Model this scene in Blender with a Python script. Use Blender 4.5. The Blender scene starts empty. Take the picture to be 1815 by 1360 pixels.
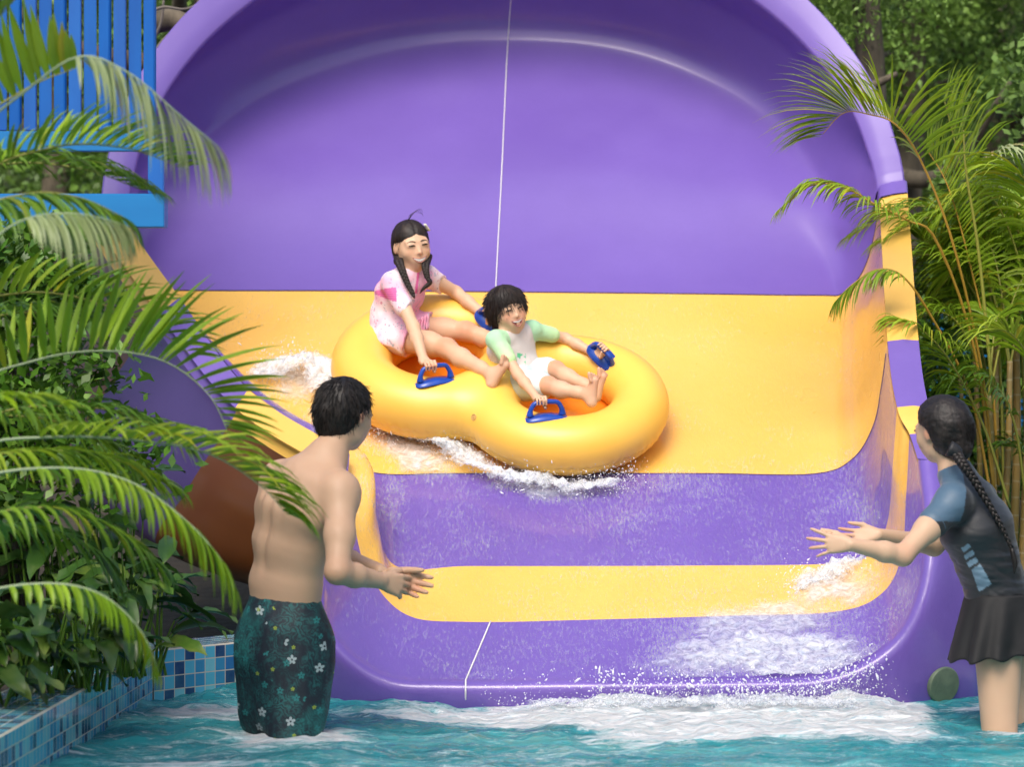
import bpy, bmesh, math, random
import numpy as np
from mathutils import Vector, Matrix
from mathutils.bvhtree import BVHTree

# ---------------------------------------------------------------- camera, sky, sun, exposure
sc = bpy.context.scene
C = sc.collection
F, HZ, CXP, CAMH = 6240.0, 530.0, 907.5, 1.5      # focal length in photo pixels, horizon row, centre column, camera height (m)
cam_d = bpy.data.cameras.new('camera'); cam = bpy.data.objects.new('camera', cam_d); C.objects.link(cam)
cam.location = (0, 0, CAMH); cam.rotation_euler = (math.radians(90), 0, 0)
cam_d.sensor_width = 36; cam_d.lens = F / 1815 * 36; cam_d.shift_y = -(680 - HZ) / 1815
cam_d.clip_end = 500; cam_d.clip_start = 0.5
cam_d.dof.use_dof = True; cam_d.dof.focus_distance = 13.5; cam_d.dof.aperture_fstop = 3.3
sc.camera = cam
SUN_EL, SUN_AZ = 50.0, 194.0          # azimuth: compass from +Y clockwise -> sun behind the camera, a bit left
w = bpy.data.worlds.new('World'); sc.world = w; w.use_nodes = True
nt = w.node_tree; bg = nt.nodes['Background']; sky = nt.nodes.new('ShaderNodeTexSky')
sky.sky_type = 'NISHITA'; sky.sun_disc = False
sky.sun_elevation = math.radians(SUN_EL); sky.sun_rotation = math.radians(SUN_AZ)
sky.air_density = 1.0; sky.dust_density = 4.0; sky.ozone_density = 1.0
nt.links.new(sky.outputs[0], bg.inputs[0]); bg.inputs[1].default_value = 0.13
sun_d = bpy.data.lights.new('sun', 'SUN'); sun = bpy.data.objects.new('sun', sun_d); C.objects.link(sun)
sun_d.energy = 1.4; sun_d.angle = math.radians(30); sun_d.color = (1, .95, .88)
a, e = math.radians(SUN_AZ), math.radians(SUN_EL)
sdir = Vector((math.sin(a) * math.cos(e), math.cos(a) * math.cos(e), math.sin(e)))
sun.rotation_euler = sdir.to_track_quat('Z', 'Y').to_euler()
sc.view_settings.view_transform = 'Standard'; sc.view_settings.look = 'None'
sc.view_settings.exposure = 0.75; sc.view_settings.gamma = 1
sc.cycles.max_bounces = 6; sc.cycles.transparent_max_bounces = 16
sc.cycles.caustics_reflective = False; sc.cycles.caustics_refractive = False

# ---------------------------------------------------------------- helpers
random.seed(5); RNG = np.random.default_rng(5)
def P(px, py, D):                       # a place in metres from its column, row and distance in the photo
    return Vector(((px - CXP) / F * D, D, CAMH - (py - HZ) / F * D))
def nv(p): return np.array([p[0], p[1], p[2]], float)
def V(*a): return np.array(a, float)
def norm(v):
    v = np.asarray(v, float); return v / (np.linalg.norm(v) + 1e-12)
def tag(o, label=None, cat=None, group=None, kind=None):
    if label: o['label'] = label
    if cat: o['category'] = cat
    if group: o['group'] = group
    if kind: o['kind'] = kind
    return o
def empty(name, loc, label=None, cat=None, group=None):
    o = bpy.data.objects.new(name, None); C.objects.link(o); o.location = loc; o.empty_display_size = .1
    return tag(o, label, cat, group)
def obj(name, verts, faces, mats, parent=None, smooth=True, fmat=None, cols=None, attrs=None):
    verts = np.asarray(verts, float)
    if parent is not None:
        verts = verts - nv(parent.matrix_world.translation if parent.parent else parent.location)
    me = bpy.data.meshes.new(name)
    me.from_pydata(verts.tolist(), [], [list(map(int, f)) for f in faces] if not isinstance(faces, list) else faces)
    for m in (mats if isinstance(mats, (list, tuple)) else [mats]): me.materials.append(m)
    if fmat is not None: me.polygons.foreach_set('material_index', np.asarray(fmat, dtype=np.int32))
    me.polygons.foreach_set('use_smooth', np.full(len(me.polygons), smooth))
    if cols is not None:
        ca = me.color_attributes.new('Col', 'FLOAT_COLOR', 'POINT')
        cc = np.ones((len(verts), 4)); cc[:, :3] = cols; ca.data.foreach_set('color', cc.ravel())
    for k, v in (attrs or {}).items():
        at = me.attributes.new(k, 'FLOAT', 'POINT'); at.data.foreach_set('value', np.asarray(v, float).ravel())
    me.update()
    o = bpy.data.objects.new(name, me); C.objects.link(o)
    if parent is not None:
        o.parent = parent
        if parent.type == 'MESH': pass
    return o
def child_of_mesh(name, verts, faces, mats, parent, **k):
    """sub-part: parent mesh origin sits at its own parent's base, so coordinates are relative to that base"""
    base = parent.parent.location
    o = obj(name, np.asarray(verts, float) - nv(base), faces, mats, None, **k); o.parent = parent
    return o
class MB:
    def __init__(s): s.v = []; s.f = []; s.c = []; s.m = []
    def add(s, v, f, col=None, m=0):
        b = len(s.v); v = [tuple(map(float, p)) for p in v]; s.v += v; s.f += [[i + b for i in q] for q in f]
        s.c += [col if col is not None else (1, 1, 1)] * len(v); s.m += [m] * len(f)
    def build(s, name, mats, parent=None, smooth=True, cols=False, sub=False):
        fn = child_of_mesh if sub else obj
        return fn(name, s.v, s.f, mats, parent, smooth=smooth, fmat=s.m, cols=np.array(s.c) if cols else None)
def box(mb, c, s, rot=None, col=None, m=0, bev=0.0):
    c = nv(c); R = np.array(rot) if rot is not None else np.eye(3)
    bm = bmesh.new(); bmesh.ops.create_cube(bm, size=1)
    for v in bm.verts: v.co = Vector((v.co.x * s[0], v.co.y * s[1], v.co.z * s[2]))
    if bev: bmesh.ops.bevel(bm, geom=bm.edges[:], offset=bev, segments=2, affect='EDGES')
    bm.verts.index_update()
    vs = [c + R @ nv(v.co) for v in bm.verts]; fs = [[v.index for v in f.verts] for f in bm.faces]; bm.free()
    mb.add(vs, fs, col, m)
def catmull(pts, n, closed=False):
    """resample control points (k,d) uniformly in index space"""
    p = np.asarray(pts, float); k = len(p)
    t = np.linspace(0, k - 1, n); i = np.minimum(t.astype(int), k - 2); f = (t - i)[:, None]
    def g(j): 
        j2 = np.clip(j, 0, k - 1); q = p[j2].copy()
        lo = j < 0; hi = j > k - 1
        q[lo] = 2 * p[0] - p[1]; q[hi] = 2 * p[-1] - p[-2]
        return q
    a, b, c, d = g(i - 1), g(i), g(i + 1), g(i + 2)
    return .5 * (2 * b + (c - a) * f + (2 * a - 5 * b + 4 * c - d) * f ** 2 + (3 * b - a - 3 * c + d) * f ** 3)
def tube(mb, pts, rad, n=8, col=None, m=0, res=None, cap=True, flat=1.0):
    pts = np.asarray(pts, float)
    rad = np.asarray(rad if np.ndim(rad) else [rad] * len(pts), float)
    if res: 
        rad = catmull(rad[:, None], res)[:, 0]; pts = catmull(pts, res)
    T = np.gradient(pts, axis=0); T /= np.linalg.norm(T, axis=1)[:, None] + 1e-12
    up = V(0, 0, 1) if abs(T[0][2]) < .9 else V(1, 0, 0)
    vs = []; N = norm(np.cross(T[0], up))
    for i in range(len(pts)):
        N = norm(N - T[i] * N.dot(T[i])); B = np.cross(T[i], N)
        for j in range(n):
            a = 2 * math.pi * j / n; vs.append(pts[i] + rad[i] * (math.cos(a) * N + flat * math.sin(a) * B))
    fs = [[i * n + j, i * n + (j + 1) % n, (i + 1) * n + (j + 1) % n, (i + 1) * n + j] for i in range(len(pts) - 1) for j in range(n)]
    if cap: fs += [list(range(n))[::-1], list(range((len(pts) - 1) * n, len(pts) * n))]
    mb.add(vs, fs, col, m)
def _h(ix, iy, iz, seed):
    n = (ix * 374761393 + iy * 668265263 + iz * 2147483647 + seed * 974634777) & 0xffffffff
    n = ((n ^ (n >> 13)) * 1274126177) & 0xffffffff
    return ((n ^ (n >> 16)) & 0xffff) / 65535.0
def vnoise(p, seed=0):
    p = np.asarray(p, float); i = np.floor(p).astype(np.int64); f = p - i; f = f * f * (3 - 2 * f)
    r = 0
    for dx in (0, 1):
        for dy in (0, 1):
            for dz in (0, 1):
                wgt = (f[..., 0] if dx else 1 - f[..., 0]) * (f[..., 1] if dy else 1 - f[..., 1]) * (f[..., 2] if dz else 1 - f[..., 2])
                r = r + wgt * _h(i[..., 0] + dx, i[..., 1] + dy, i[..., 2] + dz, seed)
    return r
def fbm(p, oct=4, seed=0, gain=.5):
    s = 0; a = 1; t = 0; p = np.asarray(p, float)
    for o in range(oct): s = s + a * (vnoise(p, seed + o) * 2 - 1); t += a; a *= gain; p = p * 2.03 + 17.1
    return s / t

# ---- signed distance modelling, meshed with surface nets: one continuous skin per body
class SDF:
    def __init__(s): s.pr = []
    def cone(s, a, b, ra, rb, k=.02, op='u'):
        s.pr.append(('c', nv(a), nv(b), ra, rb, k, op)); return s
    def chain(s, pts, rs, k=.02, op='u'):
        for i in range(len(pts) - 1): s.cone(pts[i], pts[i + 1], rs[i], rs[i + 1], k, op)
    def ball(s, a, r, k=.02, op='u'): return s.ell(a, (r, r, r), None, k, op)
    def ell(s, c, r, R=None, k=.02, op='u'):
        s.pr.append(('e', nv(c), np.array(r, float), np.eye(3) if R is None else np.array(R), 0, k, op)); return s
    def loft(s, secs, lat, k=.03, op='u'):
        """secs: (centre, half width, half depth) along a spine; lat: sideways axis (one, or one per section)"""
        for i in range(len(secs) - 1):
            l = lat[i] if isinstance(lat, list) else lat
            s.pr.append(('l', secs[i], secs[i + 1], nv(l), 0, k, op))
    def tor(s, c, R, r, M, k=.03, op='u'): s.pr.append(('t', nv(c), R, r, np.array(M), k, op))
    def plane(s, p, n, k=.002): s.pr.append(('p', nv(p), norm(nv(n)), 0, 0, k, 'i')); return s   # keeps the side n points away from
    def bbox(s, q):
        t = q[0]
        if t == 'c': r = max(q[3], q[4]); return np.minimum(q[1], q[2]) - r, np.maximum(q[1], q[2]) + r
        if t == 'e': r = max(q[2]); return q[1] - r, q[1] + r
        if t == 'l':
            a, b = q[1], q[2]; r = max(a[1], a[2], b[1], b[2]); A, B = nv(a[0]), nv(b[0])
            return np.minimum(A, B) - r, np.maximum(A, B) + r
        if t == 't': r = q[2] + q[3]; return q[1] - r, q[1] + r
        return None
    @staticmethod
    def dist(q, p):
        t = q[0]
        if t == 'c':
            a, b, ra, rb = q[1:5]; ab = b - a; L2 = ab.dot(ab) + 1e-12
            h = np.clip(((p - a) @ ab) / L2, 0, 1)
            return np.linalg.norm(p - a - h[..., None] * ab, axis=-1) - (ra + (rb - ra) * h)
        if t == 'e':
            l = (p - q[1]) @ q[3]; r = q[2]
            k0 = np.linalg.norm(l / r, axis=-1); k1 = np.linalg.norm(l / r ** 2, axis=-1) + 1e-9
            return np.where(k0 < 1e-3, -min(r), k0 * (k0 - 1) / k1)
        if t == 'l':
            (a, wa, da), (b, wb, db) = q[1], q[2]; a, b = nv(a), nv(b); ax = b - a; L = np.linalg.norm(ax); ax = ax / L
            lx = norm(q[3] - ax * q[3].dot(ax)); ly = np.cross(ax, lx)
            l = p - a; z = l @ ax; h = np.clip(z / L, 0, 1); ze = z - h * L
            W = wa + (wb - wa) * h; Dp = da + (db - da) * h; m = np.minimum(W, Dp)
            r = np.sqrt(((l @ lx) / W) ** 2 + ((l @ ly) / Dp) ** 2 + (ze / (m * .8)) ** 2)
            return (r - 1) * m
        if t == 't':
            l = (p - q[1]) @ q[4]; return np.hypot(np.hypot(l[..., 0], l[..., 1]) - q[2], l[..., 2]) - q[3]
        if t == 'p': return (p - q[1]) @ q[2]
    def mesh(s, h):
        lo = np.full(3, 1e9); hi = -lo
        for q in s.pr:
            if q[6] == 'u':
                b = s.bbox(q); lo = np.minimum(lo, b[0]); hi = np.maximum(hi, b[1])
        lo -= 3 * h; hi += 3 * h
        n = np.ceil((hi - lo) / h).astype(int) + 1
        f = np.full(n, 1e3, np.float32)
        for q in s.pr:
            b = s.bbox(q); k = q[5]
            if b is None: i0 = np.zeros(3, int); i1 = n
            else:
                i0 = np.clip(np.floor((b[0] - k - 2 * h - lo) / h).astype(int), 0, n); i1 = np.clip(np.ceil((b[1] + k + 2 * h - lo) / h).astype(int) + 1, 0, n)
            if (i1 <= i0).any(): continue
            g = np.stack(np.meshgrid(*[lo[j] + h * np.arange(i0[j], i1[j]) for j in range(3)], indexing='ij'), -1)
            d = s.dist(q, g).astype(np.float32)
            sl = tuple(slice(i0[j], i1[j]) for j in range(3)); o = f[sl]; k = max(k, 1e-4)
            if q[6] == 'u':
                m = np.maximum(k - np.abs(o - d), 0) / k; f[sl] = np.minimum(o, d) - m * m * k * .25
            elif q[6] == 's':
                d = -d; m = np.maximum(k - np.abs(o - d), 0) / k; f[sl] = np.maximum(o, d) + m * m * k * .25
            else:
                m = np.maximum(k - np.abs(o - d), 0) / k; f[sl] = np.maximum(o, d) + m * m * k * .25
        return surface_nets(f, lo, h)
def surface_nets(f, lo, h):
    neg = f < 0
    c = [neg[i:neg.shape[0] - 1 + i, j:neg.shape[1] - 1 + j, k:neg.shape[2] - 1 + k] for i in (0, 1) for j in (0, 1) for k in (0, 1)]
    a = np.logical_or.reduce(c); b = np.logical_and.reduce(c); act = a & ~b
    I = np.argwhere(act); idx = -np.ones(act.shape, np.int64); idx[act] = np.arange(len(I))
    pos = np.zeros((len(I), 3)); cnt = np.zeros(len(I))
    cor = [(i, j, k) for i in (0, 1) for j in (0, 1) for k in (0, 1)]
    val = {o: f[I[:, 0] + o[0], I[:, 1] + o[1], I[:, 2] + o[2]] for o in cor}
    for o in cor:
        for ax in range(3):
            if o[ax] == 0:
                o2 = list(o); o2[ax] = 1; o2 = tuple(o2); A, B = val[o], val[o2]
                m = (A < 0) != (B < 0); t = A[m] / (A[m] - B[m])
                q = np.repeat(np.array([o], float), m.sum(), 0); q[:, ax] += t; pos[m] += q; cnt[m] += 1
    pos = lo + h * (I + pos / cnt[:, None])
    F_ = []
    for ax in range(3):
        s0 = [slice(None)] * 3; s1 = [slice(None)] * 3; s0[ax] = slice(0, -1); s1[ax] = slice(1, None)
        A, B = neg[tuple(s0)], neg[tuple(s1)]; E = np.argwhere(A != B)
        u, v = (ax + 1) % 3, (ax + 2) % 3
        E = E[(E[:, u] > 0) & (E[:, v] > 0) & (E[:, u] < f.shape[u] - 1) & (E[:, v] < f.shape[v] - 1)]
        def g(du, dv): Q = E.copy(); Q[:, u] += du; Q[:, v] += dv; return idx[Q[:, 0], Q[:, 1], Q[:, 2]]
        q = np.stack([g(-1, -1), g(0, -1), g(0, 0), g(-1, 0)], 1)
        fl = ~A[E[:, 0], E[:, 1], E[:, 2]]; q[fl] = q[fl][:, ::-1]
        F_.append(q)
    return pos, np.concatenate(F_)
def sdf_obj(name, S, h, mats, parent, cols=None, disp=None, sub=False, relax=1):
    v, f = S.mesh(h)
    for _ in range(relax):      # light smoothing keeps the sampling grid from showing
        e = np.concatenate([f[:, [0, 1]], f[:, [1, 2]], f[:, [2, 3]], f[:, [3, 0]]])
        acc = np.zeros_like(v); n = np.zeros(len(v)); np.add.at(acc, e[:, 0], v[e[:, 1]]); np.add.at(acc, e[:, 1], v[e[:, 0]])
        np.add.at(n, e[:, 0], 1); np.add.at(n, e[:, 1], 1); v = v * .5 + .5 * acc / np.maximum(n, 1)[:, None]
    if disp is not None:
        a, b, c, d = (v[f[:, i]] for i in range(4)); fn = np.cross(c - a, d - b); N = np.zeros_like(v)
        for i in range(4): np.add.at(N, f[:, i], fn)
        N /= np.linalg.norm(N, axis=1)[:, None] + 1e-12; v = v + N * disp(v, N)[:, None]
    cc = cols(v) if cols is not None else None
    fn = child_of_mesh if sub else obj
    return fn(name, v, f.tolist(), mats, parent, cols=cc)
def projpx(v): return CXP + v[:, 0] / v[:, 1] * F, HZ + (CAMH - v[:, 2]) / v[:, 1] * F

# ---------------------------------------------------------------- materials
def srgb(r, g, b):
    return tuple((c / 255 / 12.92) if c / 255 <= .04045 else ((c / 255 + .055) / 1.055) ** 2.4 for c in (r, g, b))
class M:
    def __init__(s, name):
        s.m = bpy.data.materials.new(name); s.m.use_nodes = True; s.t = s.m.node_tree; s.b = s.t.nodes['Principled BSDF']
        s.out = s.t.nodes['Material Output']
    def n(s, typ, **k):
        o = s.t.nodes.new(typ)
        for a, v in k.items(): setattr(o, a, v)
        return o
    def l(s, a, b): s.t.links.new(a, b)
    def set(s, **k):
        names = dict(col='Base Color', rough='Roughness', metal='Metallic', coat='Coat Weight', coatr='Coat Roughness', spec='Specular IOR Level',
                     sss='Subsurface Weight', trans='Transmission Weight', alpha='Alpha', ior='IOR', sheen='Sheen Weight')
        for a, v in k.items():
            if a == 'col' and len(v) == 3: v = (*v, 1)
            s.b.inputs[names[a]].default_value = v
        return s
    def coord(s, which='Object', scale=(1, 1, 1), rot=(0, 0, 0)):
        c = s.n('ShaderNodeTexCoord'); mp = s.n('ShaderNodeMapping'); mp.inputs['Scale'].default_value = scale; mp.inputs['Rotation'].default_value = rot
        s.l(c.outputs[which], mp.inputs[0]); return mp.outputs[0]
    def noise(s, scale, detail=4, rough=.55, co=None, dist=0):
        n = s.n('ShaderNodeTexNoise'); n.inputs['Scale'].default_value = scale; n.inputs['Detail'].default_value = detail
        n.inputs['Roughness'].default_value = rough; n.inputs['Distortion'].default_value = dist
        s.l(co if co is not None else s.coord(), n.inputs['Vector']); return n.outputs[0]
    def ramp(s, fac, stops, interp='LINEAR'):
        r = s.n('ShaderNodeValToRGB'); e = r.color_ramp.elements; r.color_ramp.interpolation = interp
        while len(e) < len(stops): e.new(.5)
        for i, (p, c) in enumerate(stops): e[i].position = p; e[i].color = (*c, 1) if len(c) == 3 else c
        s.l(fac, r.inputs[0]); return r.outputs[0]
    def mix(s, f, a, b, blend='MIX'):
        m = s.n('ShaderNodeMix', data_type='RGBA', blend_type=blend)
        for v, i in ((f, 0), (a, 6), (b, 7)):
            if hasattr(v, 'is_linked'): s.l(v, m.inputs[i])
            else: m.inputs[i].default_value = v if i == 0 else (*v, 1)
        return m.outputs[2]
    def math(s, op, a, b=None, clamp=False):
        m = s.n('ShaderNodeMath', operation=op); m.use_clamp = clamp
        for i, v in enumerate((a, b)):
            if v is None: continue
            if hasattr(v, 'is_linked'): s.l(v, m.inputs[i])
            else: m.inputs[i].default_value = v
        return m.outputs[0]
    def base(s, c): s.l(c, s.b.inputs['Base Color']); return s
    def bump(s, hgt, strength=.3, dist=.01, prev=None):
        b = s.n('ShaderNodeBump'); b.inputs['Strength'].default_value = strength; b.inputs['Distance'].default_value = dist
        s.l(hgt, b.inputs['Height']); 
        if prev is not None: s.l(prev, b.inputs['Normal'])
        s.l(b.outputs[0], s.b.inputs['Normal']); return b.outputs[0]
    def attr(s, name):
        a = s.n('ShaderNodeAttribute'); a.attribute_name = name; return a
def gel(name, c1, c2, rough, ripple=0):
    """gel-coated fibreglass; ripple = the thin skin of water running over it"""
    m = M(name); n1 = m.noise(1.3, 5, .6); n2 = m.noise(60, 3, .6)
    m.base(m.mix(m.math('MULTIPLY', n2, .25), m.ramp(n1, [(.35, c1), (.65, c2)]), tuple(x * .8 for x in c1)))
    m.set(rough=rough, coat=.5, coatr=rough * .4, spec=.45)
    r = m.ramp(m.noise(3.5, 3, .5), [(.2, (rough * .85,) * 3), (.8, (min(1, rough * 1.3),) * 3)]); m.l(r, m.b.inputs['Roughness'])
    b = m.bump(m.noise(4, 3), .05, .02)
    if ripple:
        co = m.coord(scale=(1, 1, 1)); b = m.bump(m.noise(26, 8, .72, co=m.coord(scale=(1, .55, .55)), dist=.6), ripple, .012, b)
    return m.m
PUR1, PUR2 = (.146, .086, .375), (.170, .104, .420)
YEL1, YEL2 = (.81, .46, .080), (.84, .51, .11)
MAT = {}
MAT['purple'] = gel('purple_gelcoat', PUR1, PUR2, .40)
MAT['yellow'] = gel('yellow_gelcoat', YEL1, YEL2, .28, .12)
MAT['purple_wet'] = gel('wet_purple_gelcoat', PUR1, PUR2, .14, .55)
MAT['yellow_wet'] = gel('wet_yellow_gelcoat', YEL1, YEL2, .14, .3)
MAT['purple_lip'] = gel('wet_purple_lip', PUR1, PUR2, .2, .22)
def simple(name, col, rough=.5, **k): return M(name).set(col=col, rough=rough, **k).m
MAT['seam'] = simple('white_sealant', (.75, .74, .72), .5)
MAT['joint'] = simple('dark_joint', (.05, .03, .09), .7)
# ---------------------------------------------------------------- the slide
def rim(deg, a=665, b=532, dD=0):
    t = math.radians(deg); px = 893 + a * math.cos(t); py = 400 - b * math.sin(t)
    return (px, py, 15.5 + .95 * (400 - py) / 532 + dD)
def ring3(l): return np.array([nv(P(*q)) for q in l])
rL = [(603,800,13.8),(592,900,13.45),(577,1030,13.2),(590,1120,13.12),(680,1195,13.1),(800,1207,13.1),(1050,1205,13.1),(1300,1203,13.1),(1470,1195,13.1),(1575,1140,13.12),(1625,1050,13.15),(1637,930,13.25),(1627,815,13.45)]
rD = [(608,796,13.85),(618,850,13.75),(630,940,13.6),(655,1020,13.53),(720,1090,13.5),(830,1103,13.5),(1050,1099,13.5),(1300,1092,13.5),(1480,1085,13.5),(1560,1055,13.5),(1597,990,13.5),(1606,880,13.55),(1612,770,13.62)]
rC = [(440,690,14.3),(560,776,14.05),(646,805,13.97),(662,900,13.9),(700,1003,13.85),(830,1004,13.85),(1050,1004,13.85),(1250,1003,13.85),(1470,1000,13.85),(1540,985,13.84),(1572,930,13.8),(1582,830,13.75),(1590,722,13.75)]
rB = [(318,527,14.9),(370,612,14.8),(450,718,14.65),(560,800,14.5),(665,839,14.45),(800,840,14.45),(1000,840,14.45),(1250,840,14.45),(1440,841,14.45),(1510,815,14.44),(1548,755,14.4),(1563,680,14.33),(1573,605,14.25)]
rA = [(228,400,15.5),(222,440,15.65),(235,480,15.75),(265,508,15.74),(310,515,15.7),(600,516,15.7),(893,518,15.7),(1200,521,15.7),(1440,524,15.7),(1495,520,15.68),(1530,480,15.62),(1550,415,15.55),(1558,352,15.5)]
rM = [rim(178),(235,370,15.75),(250,345,16.0),(290,325,16.2),(420,312,16.29),(650,305,16.3),(893,303,16.32),(1130,305,16.3),(1330,325,16.25),(1440,370,16.1),(1500,400,15.9),(1536,385,15.68),rim(6.5)]
rE = [rim(175),(252,318,15.85),(310,255,16.28),(410,190,16.6),(545,135,16.8),(720,97,16.95),(893,85,17.0),(1080,97,16.95),(1240,140,16.82),(1370,210,16.6),(1455,290,16.28),(1520,300,15.9),rim(9)]
gang = [172,162,150,138,124,108,90,72,56,43,31,21,12]
rG = [rim(g) for g in gang]
E3, G3 = ring3(rE), ring3(rG)
F3 = E3 * .5 + G3 * .5
for i in range(13):                                     # the quarter-round between back slab and rim
    wgt = math.sin(math.pi * i / 12) ** .5 if 0 < i < 12 else 0
    F3[i] += wgt * np.array([(G3[i][0] - .0) * .075, .16, .05])
H3 = F3 * .5 + G3 * .5
for i in range(13): H3[i] += (math.sin(math.pi * i / 12) ** .5 if 0 < i < 12 else 0) * np.array([G3[i][0] * .02, .03, .02])
rings = [ring3(rL), ring3(rD), ring3(rC), ring3(rB), ring3(rA), ring3(rM), E3, F3, H3, G3]
NU = 121
rings = np.array([catmull(r, NU) for r in rings])      # (10, NU, 3)
NS = 14
surf = []
K = len(rings)
allr = catmull(rings.reshape(K, -1), (K - 1) * NS + 1).reshape(-1, NU, 3)
# explicit bound of each band: lip 0-1, yellow 1-2, purple 2-3, yellow 3-4, bowl 4-9
bands = [(0, 1, 'purple_lip'), (1, 2, 'yellow_wet'), (2, 3, 'purple_wet'), (3, 4, 'yellow'), (4, 9, 'purple')]
MAT['hull_orange_shade'] = gel('shaded_orange_hull', (.085, .024, .003), (.12, .034, .004), .35); MAT['hull_purple_shade'] = gel('shaded_violet_hull', (.045, .024, .12), (.06, .034, .15), .35); MAT['purple_flange'] = gel('matte_purple', PUR1, PUR2, .62); MAT['yellow_flange'] = gel('matte_yellow', YEL1, YEL2, .6)  # hull orange and violet, base colours darkened to stand in for underside shade
slide = empty('water_slide', (0, 14.4, 0), 'wide purple and yellow striped fibreglass water slide with tall rounded back wall', 'water slide')
def grid_faces(nr, nc, flip=False, off=0):
    q = []
    for i in range(nr - 1):
        for j in range(nc - 1):
            f = [off + i * nc + j, off + i * nc + j + 1, off + (i + 1) * nc + j + 1, off + (i + 1) * nc + j]; q.append(f[::-1] if flip else f)
    return q
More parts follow.
